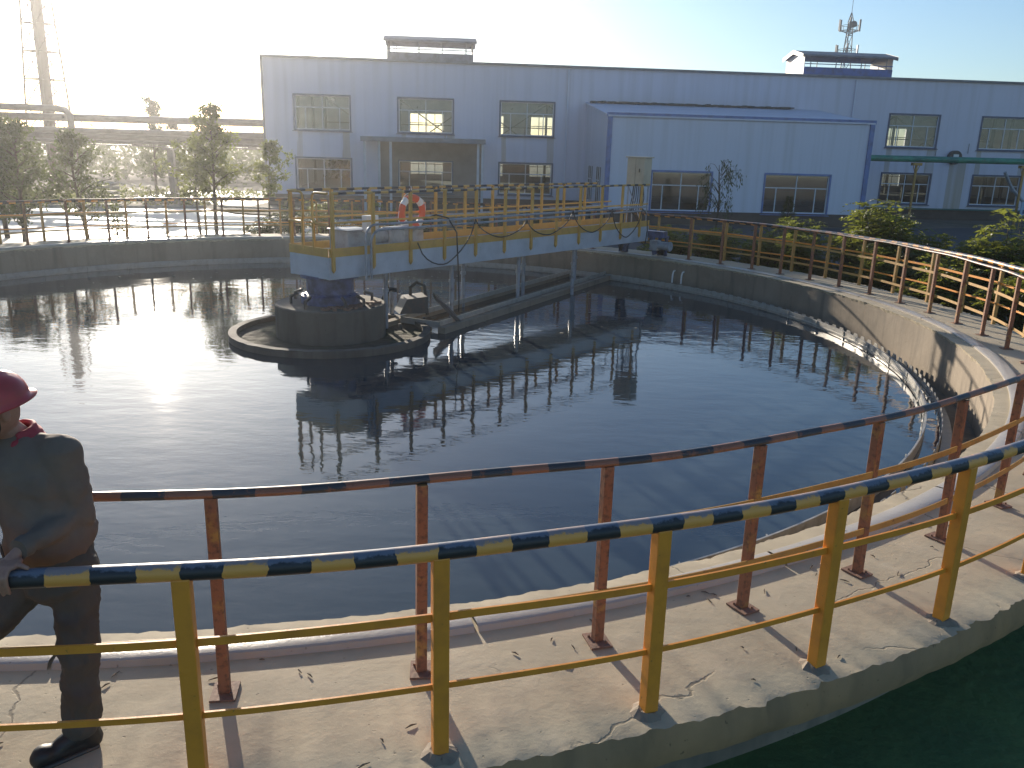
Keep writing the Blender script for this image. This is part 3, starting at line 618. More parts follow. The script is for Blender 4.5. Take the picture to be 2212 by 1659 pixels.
b = MB(); b.box((LEN / 2, DEP / 2, -.25), (LEN - .5, DEP - .5, .06)); b.build('floor', m_inside, fac)
b = MB()
for k in range(10):   # interior steel: portal columns, truss bracing seen through the windows
    x = .9 + k * PIT
    for y in (6.6, 13.5, 20.3): b.box((x, y, 3.4), (.18, .18, 7.2))
    b.box((x, DEP / 2, 6.35), (.14, DEP - 1, .16))
    b.bar((x, 20.3, 2.2), (x + PIT, 20.3, 6.3), .09, .09); b.bar((x, 20.3, 6.3), (x + PIT, 20.3, 2.2), .09, .09); b.bar((x, 20.3, 4.4), (x + PIT, 20.3, 4.4), .08, .08)
b.build('steel_frame', m_inside, fac)
for k in ks:
    window(fac, W0 + PIT * k, 3.508, 5.385, WW, 0, m_glassU, m_trimd); window(fac, W0 + PIT * k, .088, 1.864, WW, 0, m_glassL, m_trimd)
b = MB()
for o, wd in bks:
    for z0, z1 in ((.3, 1.9), (3.75, 5.5)):
        for q in (.25, .5, .75): b.box((o + wd * q, DEP - .1, (z0 + z1) / 2), (.06, .05, z1 - z0))
        b.box((o + wd / 2, DEP - .1, z0 + (z1 - z0) * .55), (wd, .048, .06))
b.build('rear_window_bars', m_inside, fac)
def vent(s0, s1, ym, zb, zt, depth, mside, mend):
    b = MB(); zc = zb + (zt - zb) * .42; ze = zb + (zt - zb) * .82; L_ = s1 - s0
    for y in (ym - depth / 2, ym + depth / 2): b.box(((s0 + s1) / 2, y, (zb + zc) / 2), (L_, .05, zc - zb)); b.box(((s0 + s1) / 2, y, zc + .22), (L_, .04, .06))
    v = b.build('ridge_vent', mside, fac)
    for x in (s0 + .03, s1 - .03): b = MB(); b.box((x, ym, (zb + ze) / 2), (.05, depth - .06, ze - zb + .10)); b.build('vent_end', mend, v)
    b = MB(); e = .22
    ov = [(s0 - e, ym - depth / 2 - e, ze - .02), (s1 + e, ym - depth / 2 - e, ze - .02), (s1 + e, ym, zt), (s0 - e, ym, zt), (s0 - e, ym + depth / 2 + e, ze - .02), (s1 + e, ym + depth / 2 + e, ze - .02)]
    b.add(ov, [(0, 1, 2, 3), (3, 2, 5, 4)]); b.add([(x, y, z - .14) for x, y, z in ov], [(0, 3, 2, 1), (3, 4, 5, 2)])
    for x in np.linspace(s0 + .5, s1 - .5, 4): b.box((x, ym - depth / 2, (zc + ze) / 2), (.05, .05, ze - zc)); b.box((x, ym + depth / 2, (zc + ze) / 2), (.05, .05, ze - zc))
    b.quad(ov[0], ov[1], (ov[1][0], ov[1][1], ov[1][2] - .12), (ov[0][0], ov[0][1], ov[0][2] - .12)); b.quad(ov[4], ov[5], (ov[5][0], ov[5][1], ov[5][2] - .12), (ov[4][0], ov[4][1], ov[4][2] - .12))
    b.build('vent_roof', m_roofgrey, v)
    b = MB()
    for s_ in (0, 1): 
        i = [0, 3, 4] if s_ == 0 else [1, 2, 5]; x = ov[i[0]][0]; dx = -.02 if s_ == 0 else .02
        for a_, c_ in ((i[0], i[1]), (i[1], i[2])): b.quad((x + dx, ov[a_][1], ov[a_][2] + .02), (x + dx, ov[c_][1], ov[c_][2] + .02), (x + dx, ov[c_][1], ov[c_][2] - .26), (x + dx, ov[a_][1], ov[a_][2] - .26))
    b.build('vent_bargeboard', mend, v)
vent(6.4, 12.5, 13.5, 8.2, 10.35, 3.2, m_roofgrey, m_roofgrey)
vent(36.8, 43.6, 13.5, 8.2, 10.40, 3.4, m_roofblue, m_ventend)
# entrance canopy with slim posts
b = MB(); b.box((9.25, -1.35, 3.08), (6.9, 2.8, .16)); b.box((9.25, -2.78, 3.06), (7.0, .06, .26)); cn_ = b.build('entrance_canopy', m_roofgrey, fac)
for x in (5.95, 6.75, 7.4, 12.35, 12.6):
    b = MB(); b.box((x, -2.5, 1.04), (.13, .13, 3.9)); b.build('canopy_post', m_girder, cn_)
b = MB(); wallgrid(b, [6.5, 7.70, 10.97, 12.7], [-.2, .03, 1.92, 2.95], {(1, 1)}, -.075, -.02); b.build('entrance_panel', m_entrance_panel, cn_)  # darker brown panel over the wall below the canopy, open at the window
for x in (17.7, 35.3):
    b = MB(); b.tube([(x, -.07, 7.3), (x, -.07, -.1), (x, -.22, -.3)], .05, 8); b.build('downpipe', m_side2, fac)
for x, z0, z1 in ((15.2, 3.4, 3.9), (41.0, 3.0, 3.5), (43.1, 3.2, 3.8)):
    b = MB(); b.tube([(x, -.05, z0), (x, -.05, z1)], .015, 5); b.build('wall_rod', m_dark, fac)
b = MB(); x = 42.9   # wall fan
b.tube([(42.2, -.02, 2.95), (42.2, -.30, 2.95)], .42, 24); b.build('wall_fan', m_dark, fac)
b = MB(); b.box((42.2, -.32, 3.05), (.34, .03, .18)); b.build('fan_lit_opening', m_wht, fac)  # white plate paints in the light showing in the fan opening
# annex
ax0, ax1, ad = 18.87, 32.92, 7.5
an = thing('annex_building', 'pale blue windowed annex with bright blue corner trims in front of the hall', 'building', (-14.82, 51.20, 0), TH)
A_w = [(21.3, 24.45), (27.42, 30.93)]
xs = [ax0]; [xs.extend(q) for q in A_w]; xs.append(ax1)
b = MB(); wallgrid(b, xs, [-.22, -.20, 1.78, 4.45], {(1, 1), (3, 1)}, -ad, -ad + .2)
b.build('front_wall', m_side2, an)
for x in (ax0, ax1 - .15): b = MB(); b.add([(x, -ad + .2, -.22), (x, 0, -.22), (x, 0, 5.45), (x, -ad + .2, 4.45), (x + .15, -ad + .2, -.22), (x + .15, 0, -.22), (x + .15, 0, 5.45), (x + .15, -ad + .2, 4.45)], [(0, 1, 2, 3), (4, 7, 6, 5), (3, 2, 6, 7)]); b.build('side_wall', m_side2, an)
b = MB(); b.add([(ax0 - .1, -ad - .1, 4.55), (ax1 + .1, -ad - .1, 4.55), (ax1 + .1, -.02, 5.50), (ax0 - .1, -.02, 5.50), (ax0 - .1, -ad - .1, 4.47), (ax1 + .1, -ad - .1, 4.47), (ax1 + .1, -.02, 5.42), (ax0 - .1, -.02, 5.42)], [(0, 1, 2, 3), (4, 7, 6, 5), (0, 4, 5, 1), (1, 5, 6, 2), (0, 3, 7, 4)])
b.build('roof', m_side2, an)
b = MB(); b.box(((ax0 + ax1) / 2, -ad - .02, 4.58), (ax1 - ax0 + .3, .12, .20)); b.box((ax0 + .02, -ad - .02, 2.12), (.24, .14, 4.7)); b.box((ax1 - .02, -ad - .02, 2.12), (.24, .14, 4.7)); b.build('blue_trim', m_trim, an)
b = MB()
for k in range(60):
    x = ax0 + .3 + k * .205; b.box((x, -.30 - .05 * random.random(), 5.52 + .03 * random.random()), (.25, .28 + .2 * random.random(), .06 + .06 * random.random()), .1 * random.random())
b.build('roof_edge_debris', m_dark, an)
b = MB(); b.box(((ax0 + ax1) / 2, -ad + .1, -.58), (ax1 - ax0, .3, .70)); b.box((ax0 + .08, -ad / 2, -.58), (.15, ad - .5, .70)); b.build('plinth', m_plinth, an)
b = MB(); b.box(((ax0 + ax1) / 2, -ad / 2, 2.4), (ax1 - ax0 - .4, .1, 4.2)); b.box(((ax0 + ax1) / 2, -ad / 2, -.25), (ax1 - ax0 - .4, ad - .6, .06)); b.build('inner_partition', m_inside, an)
for (a_, c_) in A_w: window(an, a_, -.20, 1.78, c_ - a_, -ad, m_glassA, m_trim)
for y in (-2.6, -5.2):
    b = MB(); b.box((ax0 - .02, y, .95), (.06, 1.1, 1.9)); f_ = b.build('side_window', m_dark, an)
    b = MB(); [b.box((ax0 - .06, y + q, .95), (.03, .05, 1.9)) for q in (-.53, 0, .53)]; b.box((ax0 - .06, y, 1.2), (.028, 1.0, .05)); b.build('mullions', m_white, f_)
# green pipeline in front of the hall
def fp(s, d, z): 
    v = fac.matrix_basis @ Vector((s, -d, z)); return v
pl = thing('green_pipeline', 'thick green pipe on slim yellow posts in front of the hall', 'pipeline', fp(32.9, 6, GZ), TH)
b = MB(); b.tube([(0.05, 0, 2.78 - GZ + .0), (26, 0, 2.86 - GZ)], .17, 18); b.build('pipe', m_greenp, pl)
for i, x in enumerate((3.6, 9.9, 16.2)):
    b = MB(); b.tube([(x, 0, .0), (x, 0, 3.35)], .07, 10); b.bar((x - .22, 0, 3.42), (x, 0, 2.85), .03, .03); b.bar((x + .22, 0, 3.42), (x, 0, 2.85), .03, .03); b.box((x, 0, 3.42), (.5, .3, .16)); b.build('support_post', m_yel2, pl)
# notice board standing behind the right post
sg = thing('notice_board', 'pale blue notice board with dark lines of text on two thin legs', 'sign', fp(43.2, 6.6, GZ), TH)
b = MB(); b.box((0, 0, 1.12), (1.15, .05, .85)); b.build('panel', mat('notice_panel', (.30, .42, .55), .5), sg)
b = MB()
for i, (z, x0_, x1_) in enumerate(((1.42, -.12, .5), (1.17, -.2, .5), (.97, -.2, .5), (.80, -.05, .3))): b.box(((x0_ + x1_) / 2, -.030, z), (x1_ - x0_, .006, .045))
b.box((-.35, -.03, 1.0), (.2, .006, .22)); b.build('lettering', mat('notice_text', (.05, .09, .18), .6), sg)
b = MB(); b.tube([(-.5, .02, 0), (-.5, .02, .75)], .025, 6); b.tube([(.55, .04, 0), (.55, .04, 1.6)], .025, 6); b.build('leg', m_yel2, sg)
ip = thing('sloping_pipe', 'grey pipe sloping down to the right beside the notice board', 'pipe', fp(42.4, 5.0, GZ), TH)
b = MB(); b.tube([(0, 0, 3.1), (.6, 0, 2.2), (3.2, 0, -.05)], .09, 10); b.build('pipe', m_pipe, ip)
b = MB(); b.tube([(.62, 0, 2.17), (.70, 0, 2.05)], .13, 10); b.build('flange', m_pipe, ip)

# ------------------------------------------------------------------ cell tower far behind
ct = thing('cell_tower', 'lattice phone mast with two antenna platforms far behind the right roof vent', 'mast', (46.8, 130, GZ))
H1 = 22.2
def lat(b, z0, z1, w0, w1, n, r=.06, legs=3, rot=0):
    for i in range(n):
        a_, c_ = i / n, (i + 1) / n; A = [Vector((*pol(w0 + (w1 - w0) * a_, rot + k * 360 / legs)[:2], z0 + (z1 - z0) * a_)) for k in range(legs)]; B = [Vector((*pol(w0 + (w1 - w0) * c_, rot + k * 360 / legs)[:2], z0 + (z1 - z0) * c_)) for k in range(legs)]
        for k in range(legs):
            b.bar(A[k], B[k], r * 1.6, r * 1.6); b.bar(A[k], A[(k + 1) % legs], r, r); b.bar(A[k], B[(k + 1) % legs], r * .8, r * .8)
b = MB(); lat(b, 0, H1, 1.9, .35, 13, .07); lat(b, H1, H1 + 1.3, .45, .02, 1, .06); b.tube([(0, 0, H1 + 1.2), (0, 0, H1 + 4.2)], .035, 5); b.build('lattice', m_gal, ct)
b = MB()
for z, rr in ((17.9, 1.25), (21.1, 1.15)):
    b.tube([pol(rr, k * 30, z) for k in range(12)], .07, 5, closed=True); b.tube([pol(rr, k * 30, z + .7) for k in range(12)], .035, 5, closed=True)
    for k in range(6): b.bar(pol(rr, k * 60, z), (0, 0, z - .5), .06, .06); b.bar(pol(rr, k * 60, z), pol(rr, k * 60, z + .7), .05, .05)
b.build('platform', m_gal, ct)
b = MB()
for z, rr in ((18.5, 1.6), (21.9, 1.5)):
    for k in range(3):
        c = pol(rr, 60 + k * 120 - 50, z); b = MB(); b.box((c[0], c[1], z), (.22, .22, 1.6)); b.build('antenna', m_wht if (k == 0 and z < 20) else m_gal, ct)
        c = pol(rr, 175 - k * 12, z); b = MB(); b.box((c[0], c[1], z), (.08, .08, 1.5)); b.build('whip_antenna', m_gal, ct)
b = MB(); b.tube([(.2, -.5, 21.9), (.2, -.9, 21.9)], .45, 12); b.build('dish', m_gal, ct)

# ------------------------------------------------------------------ flue stack and pipe rack on the left
fs_ = thing('flue_stack', 'tall brown flue stack inside a slender lattice frame', 'chimney', (-34.2, 64, GZ))
FH = 15.6
b = MB(); b.tube([(0, 0, 0), (0, 0, FH)], [.42, .35], 20); b.tube([(0, 0, FH), (0, 0, FH + .15)], .39, 20); b.build('flue', m_stack, fs_)
b = MB(); lat(b, 0, FH - .6, 1.75, .85, 8, .065, legs=4, rot=20)
for i in range(1, 8):
    z = (FH - .6) * i / 8; w_ = 1.75 - .9 * i / 8
    for k in range(4): b.bar(pol(w_, 20 + k * 90, z), pol(.38, 20 + k * 90, z), .06, .06)
b.build('lattice_frame', m_stack, fs_)
b = MB(); b.tube([(.52, -.2, 0), (.52, -.2, FH - 1)], .03, 5); b.tube([(.68, -.1, 0), (.68, -.1, FH - 1)], .03, 5); [b.bar((.52, -.2, z * .3), (.68, -.1, z * .3), .02, .02) for z in range(48)]; b.build('ladder', m_stack, fs_)
pr_ = thing('pipe_rack', 'elevated rack of lagged pipes running across the left behind the trees', 'pipe rack', (-24.7, 56, GZ), R(1.5))
def rp(x, y, z): return ((x + 19) * 1.302, y * 1.3, 2.77 + (z - 2.77) * 1.302 - GZ if z > -.5 else z - GZ)
b = MB()
for z, r_, y in ((3.62, .24, .4), (3.02, .18, -.3), (2.76, .21, .3), (2.55, .08, -.5), (2.50, .07, .1)): b.tube([rp(-62, y, z), rp(-11.9, y, z)], r_, 12)
lp = [rp(-29.6, -.1, 2.7)] + [rp(-25.8, -.1, 4.12)] * 0
b.tube([rp(-30, -.1, 2.6), rp(-30, -.1, 3.85), rp(-29.9, -.1, 4.0), rp(-29.7, -.1, 4.08), rp(-22.5, -.1, 4.02), rp(-22.1, -.1, 3.95), rp(-21.9, -.1, 3.75), rp(-21.85, -.1, 3.0)], .21, 12)
b.build('lagged_pipe', m_lag, pr_)
b = MB(); b.box((rp(-37, 0, 2.38)), (65, .3, .08))
for k in range(17): x = -58 + 2.8 * k; b.box(rp(x, 0, 2.44), (.10, 1.5, .10)); b.tube([rp(x, .4, 2.4), rp(x, .4, 3.5)], .03, 5)
b.build('rack_beam', m_lag, pr_)
for x in (-41.5, -29.5, -17.2):
    b = MB(); b.box(rp(x, 0, .72), (.36, .36, 4.1)); b.box(rp(x, 0, GZ + .12), (.9, .9, .24)); b.box(rp(x, 0, 2.28), (.5, 1.5, .14)); b.build('column', m_lag, pr_)
# ------------------------------------------------------------------ vegetation
def mesh_obj(name, V, F, m, parent=None):
    me = bpy.data.meshes.new(name); me.vertices.add(len(V)); me.vertices.foreach_set('co', V.ravel().astype(np.float32))
    F = F.astype(np.int32); k = F.shape[1]; me.loops.add(F.size); me.loops.foreach_set('vertex_index', F.ravel()); me.polygons.add(len(F))
    me.polygons.foreach_set('loop_start', np.arange(0, F.size, k, dtype=np.int32)); me.polygons.foreach_set('loop_total', np.full(len(F), k, np.int32))
    me.update(calc_edges=True); me.materials.append(m); o = bpy.data.objects.new(name, me); sc.collection.objects.link(o)
    if parent: o.parent = parent
    return o
def leaves(P, size, aspect=.5, upbias=.3, dirs=None):
    """one pointed leaf (4 verts, kite) at each P; returns V,F"""
    n = len(P); d = rng.normal(size=(n, 3)) if dirs is None else dirs + rng.normal(size=(n, 3)) * .35
    d[:, 2] -= .15; d /= np.linalg.norm(d, axis=1)[:, None]
    q = rng.normal(size=(n, 3)); q[:, 2] += upbias * 3; s = np.cross(d, q); s /= np.linalg.norm(s, axis=1)[:, None] + 1e-9
    L = (size * rng.uniform(.6, 1.3, n))[:, None]; nn = np.cross(d, s)
    V = np.stack([P, P + d * L * .45 + s * L * aspect * .5 - nn * L * .05, P + d * L, P + d * L * .45 - s * L * aspect * .5 - nn * L * .05], 1)
    return V.reshape(-1, 3), np.arange(4 * n).reshape(n, 4)
def pinnate(P, D, length, nl=7):
    """compound leaves: rachis from P along D that droops, with pairs of leaflets"""
    n = len(P); VV = []
    D = D / np.linalg.norm(D, axis=1)[:, None]; q = np.tile([0, 0, 1.], (n, 1)) + rng.normal(size=(n, 3)) * .25
    S = np.cross(D, q); S /= np.linalg.norm(S, axis=1)[:, None]; Lg = length * rng.uniform(.7, 1.25, n)[:, None]
    for i in range(nl):
        f = (i + 1.2) / (nl + .6); B = P + D * Lg * f + np.array([0, 0, -1.]) * Lg * .45 * f * f
        for sd in (-1, 1):
            d = S * sd * .95 + D * .45 + np.array([0, 0, -.25]) + rng.normal(size=(n, 3)) * .12; d /= np.linalg.norm(d, axis=1)[:, None]
            ll = Lg * .33 * (1 - .45 * f); wv = np.cross(d, np.cross(D, S) + rng.normal(size=(n, 3)) * .35); wv /= np.linalg.norm(wv, axis=1)[:, None]
            VV.append(np.stack([B, B + d * ll * .4 + wv * ll * .21, B + d * ll, B + d * ll * .4 - wv * ll * .21], 1))
    V = np.concatenate(VV).reshape(-1, 3); return V, np.arange(len(V)).reshape(-1, 4)
def bush_mesh(name, r, h, nst, nleaf, mleaf, length, parent, seed):
    """multi-stemmed shrub with pinnate leaves, local origin at ground"""
    global rng; rng = np.random.default_rng(seed); b = MB(); tips = []; dr = []
    for i in range(nst):
        a = rng.uniform(0, 6.28); rr = r * math.sqrt(rng.uniform(.02, 1)); hh = h * rng.uniform(.55, 1.0) * (1 - .35 * (rr / r) ** 2)
        base = Vector((rr * .25 * math.cos(a), rr * .25 * math.sin(a), 0)); top = Vector((rr * math.cos(a), rr * math.sin(a), hh)); mid = (base + top) / 2 + Vector((0, 0, h * .08))
        b.tube([base, mid, top], [.022, .016, .006], 5)
        for k in range(nleaf):
            f = rng.uniform(.12, 1) ** .8; p = base.lerp(mid, f * 2) if f < .5 else mid.lerp(top, f * 2 - 1)
            an = rng.uniform(0, 6.28); d = Vector((math.cos(an), math.sin(an), rng.uniform(.1, .9))); tips.append(p); dr.append(d)
    b.build('stems', m_bark, parent)
    V, F = pinnate(np.array(tips), np.array(dr), length); return mesh_obj(name, V, F, mleaf, parent)
def put_bush(x, y, r, h0, label, m=m_leaf, seed=0, nst=16, nl=22, length=.42, z=GZ, grp='leafy shrubs outside the railing'):
    t_ = thing('shrub', label, 'shrub', (x, y, z), 0, grp); h = h0 * 1.16; nst = int(nst * 1.6); nl = int(nl * 1.35); length *= 1.08; bush_mesh('foliage', r, h, nst, nl, m, length, t_, seed + 11); return t_
def tree_mesh(parent, h, cw, ch0, leafsize, nleaf, mleaf, seed, trunk_r=.07, shape='round', nb=26):
    """trunk with limbs, crown of leaf clumps between ch0*h and h"""
    global rng; rng = np.random.default_rng(seed); b = MB(); clumps = []; lean = rng.normal(0, .03, 2) * h
    tp = [Vector((lean[0] * f + .05 * math.sin(5 * f + seed), lean[1] * f, h * .93 * f)) for f in np.linspace(0, 1, 9)]
    b.tube(tp, [trunk_r * (1 - .85 * f) for f in np.linspace(0, 1, 9)], 7)
    for i in range(nb):
        f = ch0 + (1 - ch0) * (i + rng.uniform(0, 1)) / nb * .97; p = tp[0].lerp(tp[-1], f); fl = (f - ch0) / (1 - ch0)
        if shape == 'round': w_ = cw * math.sqrt(max(.03, 1 - (2 * fl - .85) ** 2 * .75)) * (1 - .55 * fl)
        elif shape == 'tall': w_ = cw * (1 - .75 * fl) * rng.uniform(.6, 1)
        else: w_ = cw * (1 - .35 * abs(2 * fl - 1))
        w_ *= rng.uniform(.55, 1.1); a = i * 2.4 + rng.uniform(-.5, .5); up = rng.uniform(.35, .9) if shape != 'poplar' else 1.6
        e = p + Vector((math.cos(a) * w_, math.sin(a) * w_, up * w_)); m_ = p.lerp(e, .5) + Vector((0, 0, .1 * w_)); b.tube([p, m_, e], [trunk_r * .38, trunk_r * .24, trunk_r * .08], 5)
        for q in (.45, .75, 1.0): clumps.append((p.lerp(e, q) + Vector(rng.normal(0, .10, 3) * w_), .11 * cw + .20 * w_ * q))
    b.build('trunk', m_bark, parent)
    per = max(4, nleaf // len(clumps)); Ps = []
    for c, r_ in clumps:
        g = rng.normal(size=(per, 3)); g /= np.linalg.norm(g, axis=1)[:, None]; Ps.append(np.array(c) + g * (r_ * rng.uniform(.25, 1, per) ** .6)[:, None] * np.array([1, 1, .75]))
    V, F = leaves(np.concatenate(Ps), leafsize, .55); return mesh_obj('crown', V, F, mleaf, parent)
def put_tree(x, y, h, cw, ch0, label, m=m_leaf2, seed=0, ls=.14, nl=5200, shape='round', nb=26, tr=.07, name='tree', grp=None, z=GZ):
    t_ = thing(name, label, 'tree', (x, y, z), seed * 1.3, grp); tree_mesh(t_, h, cw, ch0, ls, nl, m, seed + 3, tr, shape, nb); return t_

# right hand shrubs outside the outer railing
SB = 'leafy shrubs outside the railing'
put_bush(5.0, 27.2, .45, 1.35, 'small dark shrub just right of the bridge end', m_leaf2, 1, 8, 16, .34)
put_bush(6.35, 26.0, .42, 1.65, 'small bright shrub tip rising over the shaded railing', m_leaf, 2, 8, 18, .34)
put_bush(7.95, 24.2, .95, 2.05, 'medium bright shrub left of the large one behind the railing', m_leaf, 3, 18, 22, .40)
put_bush(9.35, 22.3, 1.15, 2.40, 'largest bushy shrub with sunlit yellow green tops behind the railing', m_leaf, 4, 26, 26, .46)
put_bush(10.35, 21.3, .75, 1.75, 'low spreading shrub right of the largest shrub', m_leaf, 5, 12, 22, .42)
put_bush(9.85, 18.9, 1.0, 1.6, 'low shrub filling the gap under the sunlit railing', m_leaf, 6, 16, 24, .42)
put_bush(11.3, 19.3, 1.15, 2.45, 'tall shrub at the right edge behind the railing', m_leaf, 7, 26, 26, .46)
put_bush(10.6, 16.9, 1.0, 1.75, 'shrub at right edge low against the walkway', m_leaf, 8, 18, 24, .42)
put_bush(8.3, 21.4, .7, 1.35, 'small dim shrub under the railing between two bigger shrubs', m_leaf2, 9, 10, 20, .36)
for x, y, h_, lb_, sd_ in ((4.6, 25.6, 1.05, 'low leafy shrub against the walkway just right of the bridge carriage', 91), (5.7, 24.7, 1.15, 'low leafy shrub against the walkway behind the hooked pipes', 92), (6.9, 23.7, 1.2, 'low leafy shrub at the walkway edge left of the medium bright shrub', 93), (7.6, 22.6, 1.35, 'low leafy shrub at the walkway edge below the medium bright shrub', 94), (8.9, 20.6, 1.1, 'low leafy shrub at the walkway edge below the largest shrub', 95)):
    put_bush(x, y, .72, h_ * 1.42, lb_, m_leaf, sd_, 14, 20, .38)
t_ = thing('yellow_sprig', 'bright yellow leafy sprig on the railing side of the largest shrub', 'sprig', (9.35, 20.9, GZ)); bush_mesh('foliage', .16, 1.95, 3, 7, m_leafy, .26, t_, 77)
# weeping young tree and dark conifer before the annex
wt = thing('weeping_tree', 'thin weeping young tree in front of the annex window', 'tree', (8.9, 38.2, GZ)); rng = np.random.default_rng(5)
b = MB(); b.tube([(0, 0, 0), (.02, 0, .9), (.05, 0, 1.6), (-.05, 0, 2.6), (-.1, 0, 3.2)], [.06, .05, .04, .03, .012], 7); PP = []; DD = []
for i in range(26):
    z = rng.uniform(1.2, 3.2); a = rng.uniform(0, 6.28); L_ = rng.uniform(.3, .75); e = Vector((math.cos(a) * L_, math.sin(a) * L_, z + .25)); q = e + Vector((math.cos(a) * .15, math.sin(a) * .15, -rng.uniform(.3, 1.0)))
    b.tube([(0, 0, z - .2), e * .6 + Vector((0, 0, z * .4 + .05)), e, q], [.014, .01, .007, .004], 4)
    for k in range(30): f = k / 30; PP.append(e.lerp(q, f) + Vector(rng.normal(0, .09, 3))); DD.append((.2 * math.cos(a), .2 * math.sin(a), -1))
b.build('trunk', m_bark, wt); V, F = leaves(np.array(PP), .16, .26, dirs=np.array(DD)); mesh_obj('crown', V, F, m_leaf3, wt)
cf = thing('small_conifer', 'small dark conifer in front of the right annex window', 'tree', (11.4, 36.2, GZ)); b = MB(); b.tube([(0, 0, 0), (0, 0, 1.9)], [.05, .01], 6); b.build('trunk', m_bark, cf); rng = np.random.default_rng(8); PP = []; DD = []
for i in range(3000):
    z = rng.uniform(.15, 1) ** .9; a = rng.uniform(0, 6.28); rr = (.62 * (1 - z) + .04) * rng.uniform(.2, 1) * (1 + .3 * math.sin(z * 40)); PP.append((rr * math.cos(a), rr * math.sin(a), z * 2.05)); DD.append((math.cos(a), math.sin(a), .1))
V, F = leaves(np.array(PP), .11, .14, dirs=np.array(DD)); mesh_obj('crown', V, F, m_leaf3, cf)
# low planting in the shade before the annex
SG = 'low shrubs in the shade before the annex'
for i, (x, y, r_, h_, lb_) in enumerate(((5.3, 31.5, 1.0, 1.05, 'low dark shrub right behind the bridge end'), (7.4, 32.5, 1.1, .95, 'low dark shrub left of the weeping tree foot'), (9.6, 33.0, 1.1, .95, 'low dark shrub right of the weeping tree foot'), (3.2, 33.5, 1.0, 1.1, 'low dark shrub behind the bridge cabinet'), (13.6, 34.2, 1.0, .8, 'low dark shrub right of the conifer'))):
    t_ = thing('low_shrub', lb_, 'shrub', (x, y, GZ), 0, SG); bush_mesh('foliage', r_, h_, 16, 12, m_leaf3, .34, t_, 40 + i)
# shrubs behind the left part of the bridge
for i, (x, y, r_, h_, m_, lb_) in enumerate(((-8.6, 32.5, .9, 1.5, m_leaf3, 'dark round shrub at the left corner of the hall'), (-7.4, 33.2, 1.1, 1.95, m_leaf, 'sunlit shrub behind the inner end of the bridge'), (-5.5, 32.6, 1.2, 2.0, m_leaf, 'sunlit shrub behind the bridge drive'), (-3.4, 33.4, 1.1, 1.4, m_leaf3, 'dark shrub behind the lifebuoy'), (-1.2, 34.0, 1.1, 1.3, m_leaf3, 'dark shrub under the middle of the bridge railing'), (1.0, 34.0, 1.0, 1.3, m_leaf3, 'dark shrub under the right half of the bridge railing'))):
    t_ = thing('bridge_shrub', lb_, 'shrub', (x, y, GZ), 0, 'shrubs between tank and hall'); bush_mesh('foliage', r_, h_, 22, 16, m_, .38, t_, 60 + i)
# left side trees
put_tree(-10.95, 31.2, 5.1, 1.35, .38, 'tall forked leafy tree standing between the pipe rack and the tank', m_leaf2, 1, .15, 2700, 'tall', 24, .08)
put_tree(-9.4, 32.4, 4.0, .85, .40, 'slim leafy tree close to the corner of the hall', m_leaf2, 2, .13, 1700, 'round', 16, .05)
put_tree(-12.1, 32.6, 3.9, 1.2, .35, 'bushy tree just left of the tall forked tree', m_leaf2, 3, .14, 2100, 'round', 18, .06)
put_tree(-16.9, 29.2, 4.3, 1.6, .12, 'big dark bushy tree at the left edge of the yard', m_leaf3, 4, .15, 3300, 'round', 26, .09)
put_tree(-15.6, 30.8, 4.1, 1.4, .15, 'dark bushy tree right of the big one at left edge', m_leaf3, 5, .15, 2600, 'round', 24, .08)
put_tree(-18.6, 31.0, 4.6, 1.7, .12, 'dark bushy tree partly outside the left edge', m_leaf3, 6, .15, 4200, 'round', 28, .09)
put_tree(-25.2, 60.0, 6.7, 1.5, .15, 'narrow tall poplar poking above the pipe rack', m_leaf3, 7, .20, 3500, 'tall', 30, .10, 'poplar_tree')
put_tree(-23.9, 60.6, 5.4, 1.3, .15, 'shorter poplar beside the tall narrow one', m_leaf3, 8, .20, 2500, 'tall', 24, .10, 'poplar_tree')
protos = []
pg = 'young trees in rows beyond the yard'
labs = ['young tree with thin trunk and airy crown beyond the yard kerb']
pA = put_tree(-33.5, 43.6, 3.9, 1.5, .35, labs[0], m_leaf3, 11, .17, 1500, 'round', 20, .07, 'young_tree', pg)
pB = put_tree(-29.4, 46.5, 3.6, 1.35, .38, labs[0], m_leaf2, 12, .17, 1300, 'round', 18, .06, 'young_tree', pg)
rs = random.Random(4)
for i in range(24):
    row = i % 4; x = -48 + (i // 4) * 3.6 + rs.uniform(-1, 1); y = 44 + row * 4.3 + rs.uniform(-1, 1)
    if y < 40.7 + (x + 40) * .27 + 1.2: y += 4
    if x > -14.5: continue
    dup(pA if i % 2 else pB, (x, y, GZ), rs.uniform(0, 6), rs.uniform(.72, 1.02), labs[0], pg)
# far wood as one mass
rng = np.random.default_rng(21); nW = 15000
xw = rng.uniform(-110, -14, nW); yw = rng.uniform(74, 92, nW); top = 2.9 + .9 * np.sin(xw * .45) * np.sin(xw * .17 + 1) + .7 * np.sin(xw * 1.7) + rng.normal(0, .35, nW)
zw = GZ + rng.uniform(.02, 1, nW) ** .8 * top; V, F = leaves(np.stack([xw, yw, zw], 1), .55, .6); fw_ = mesh_obj('far_woodland', V, F, m_leaf3); tag(fw_, kind='stuff', label='distant belt of dark trees along the horizon', cat='trees')
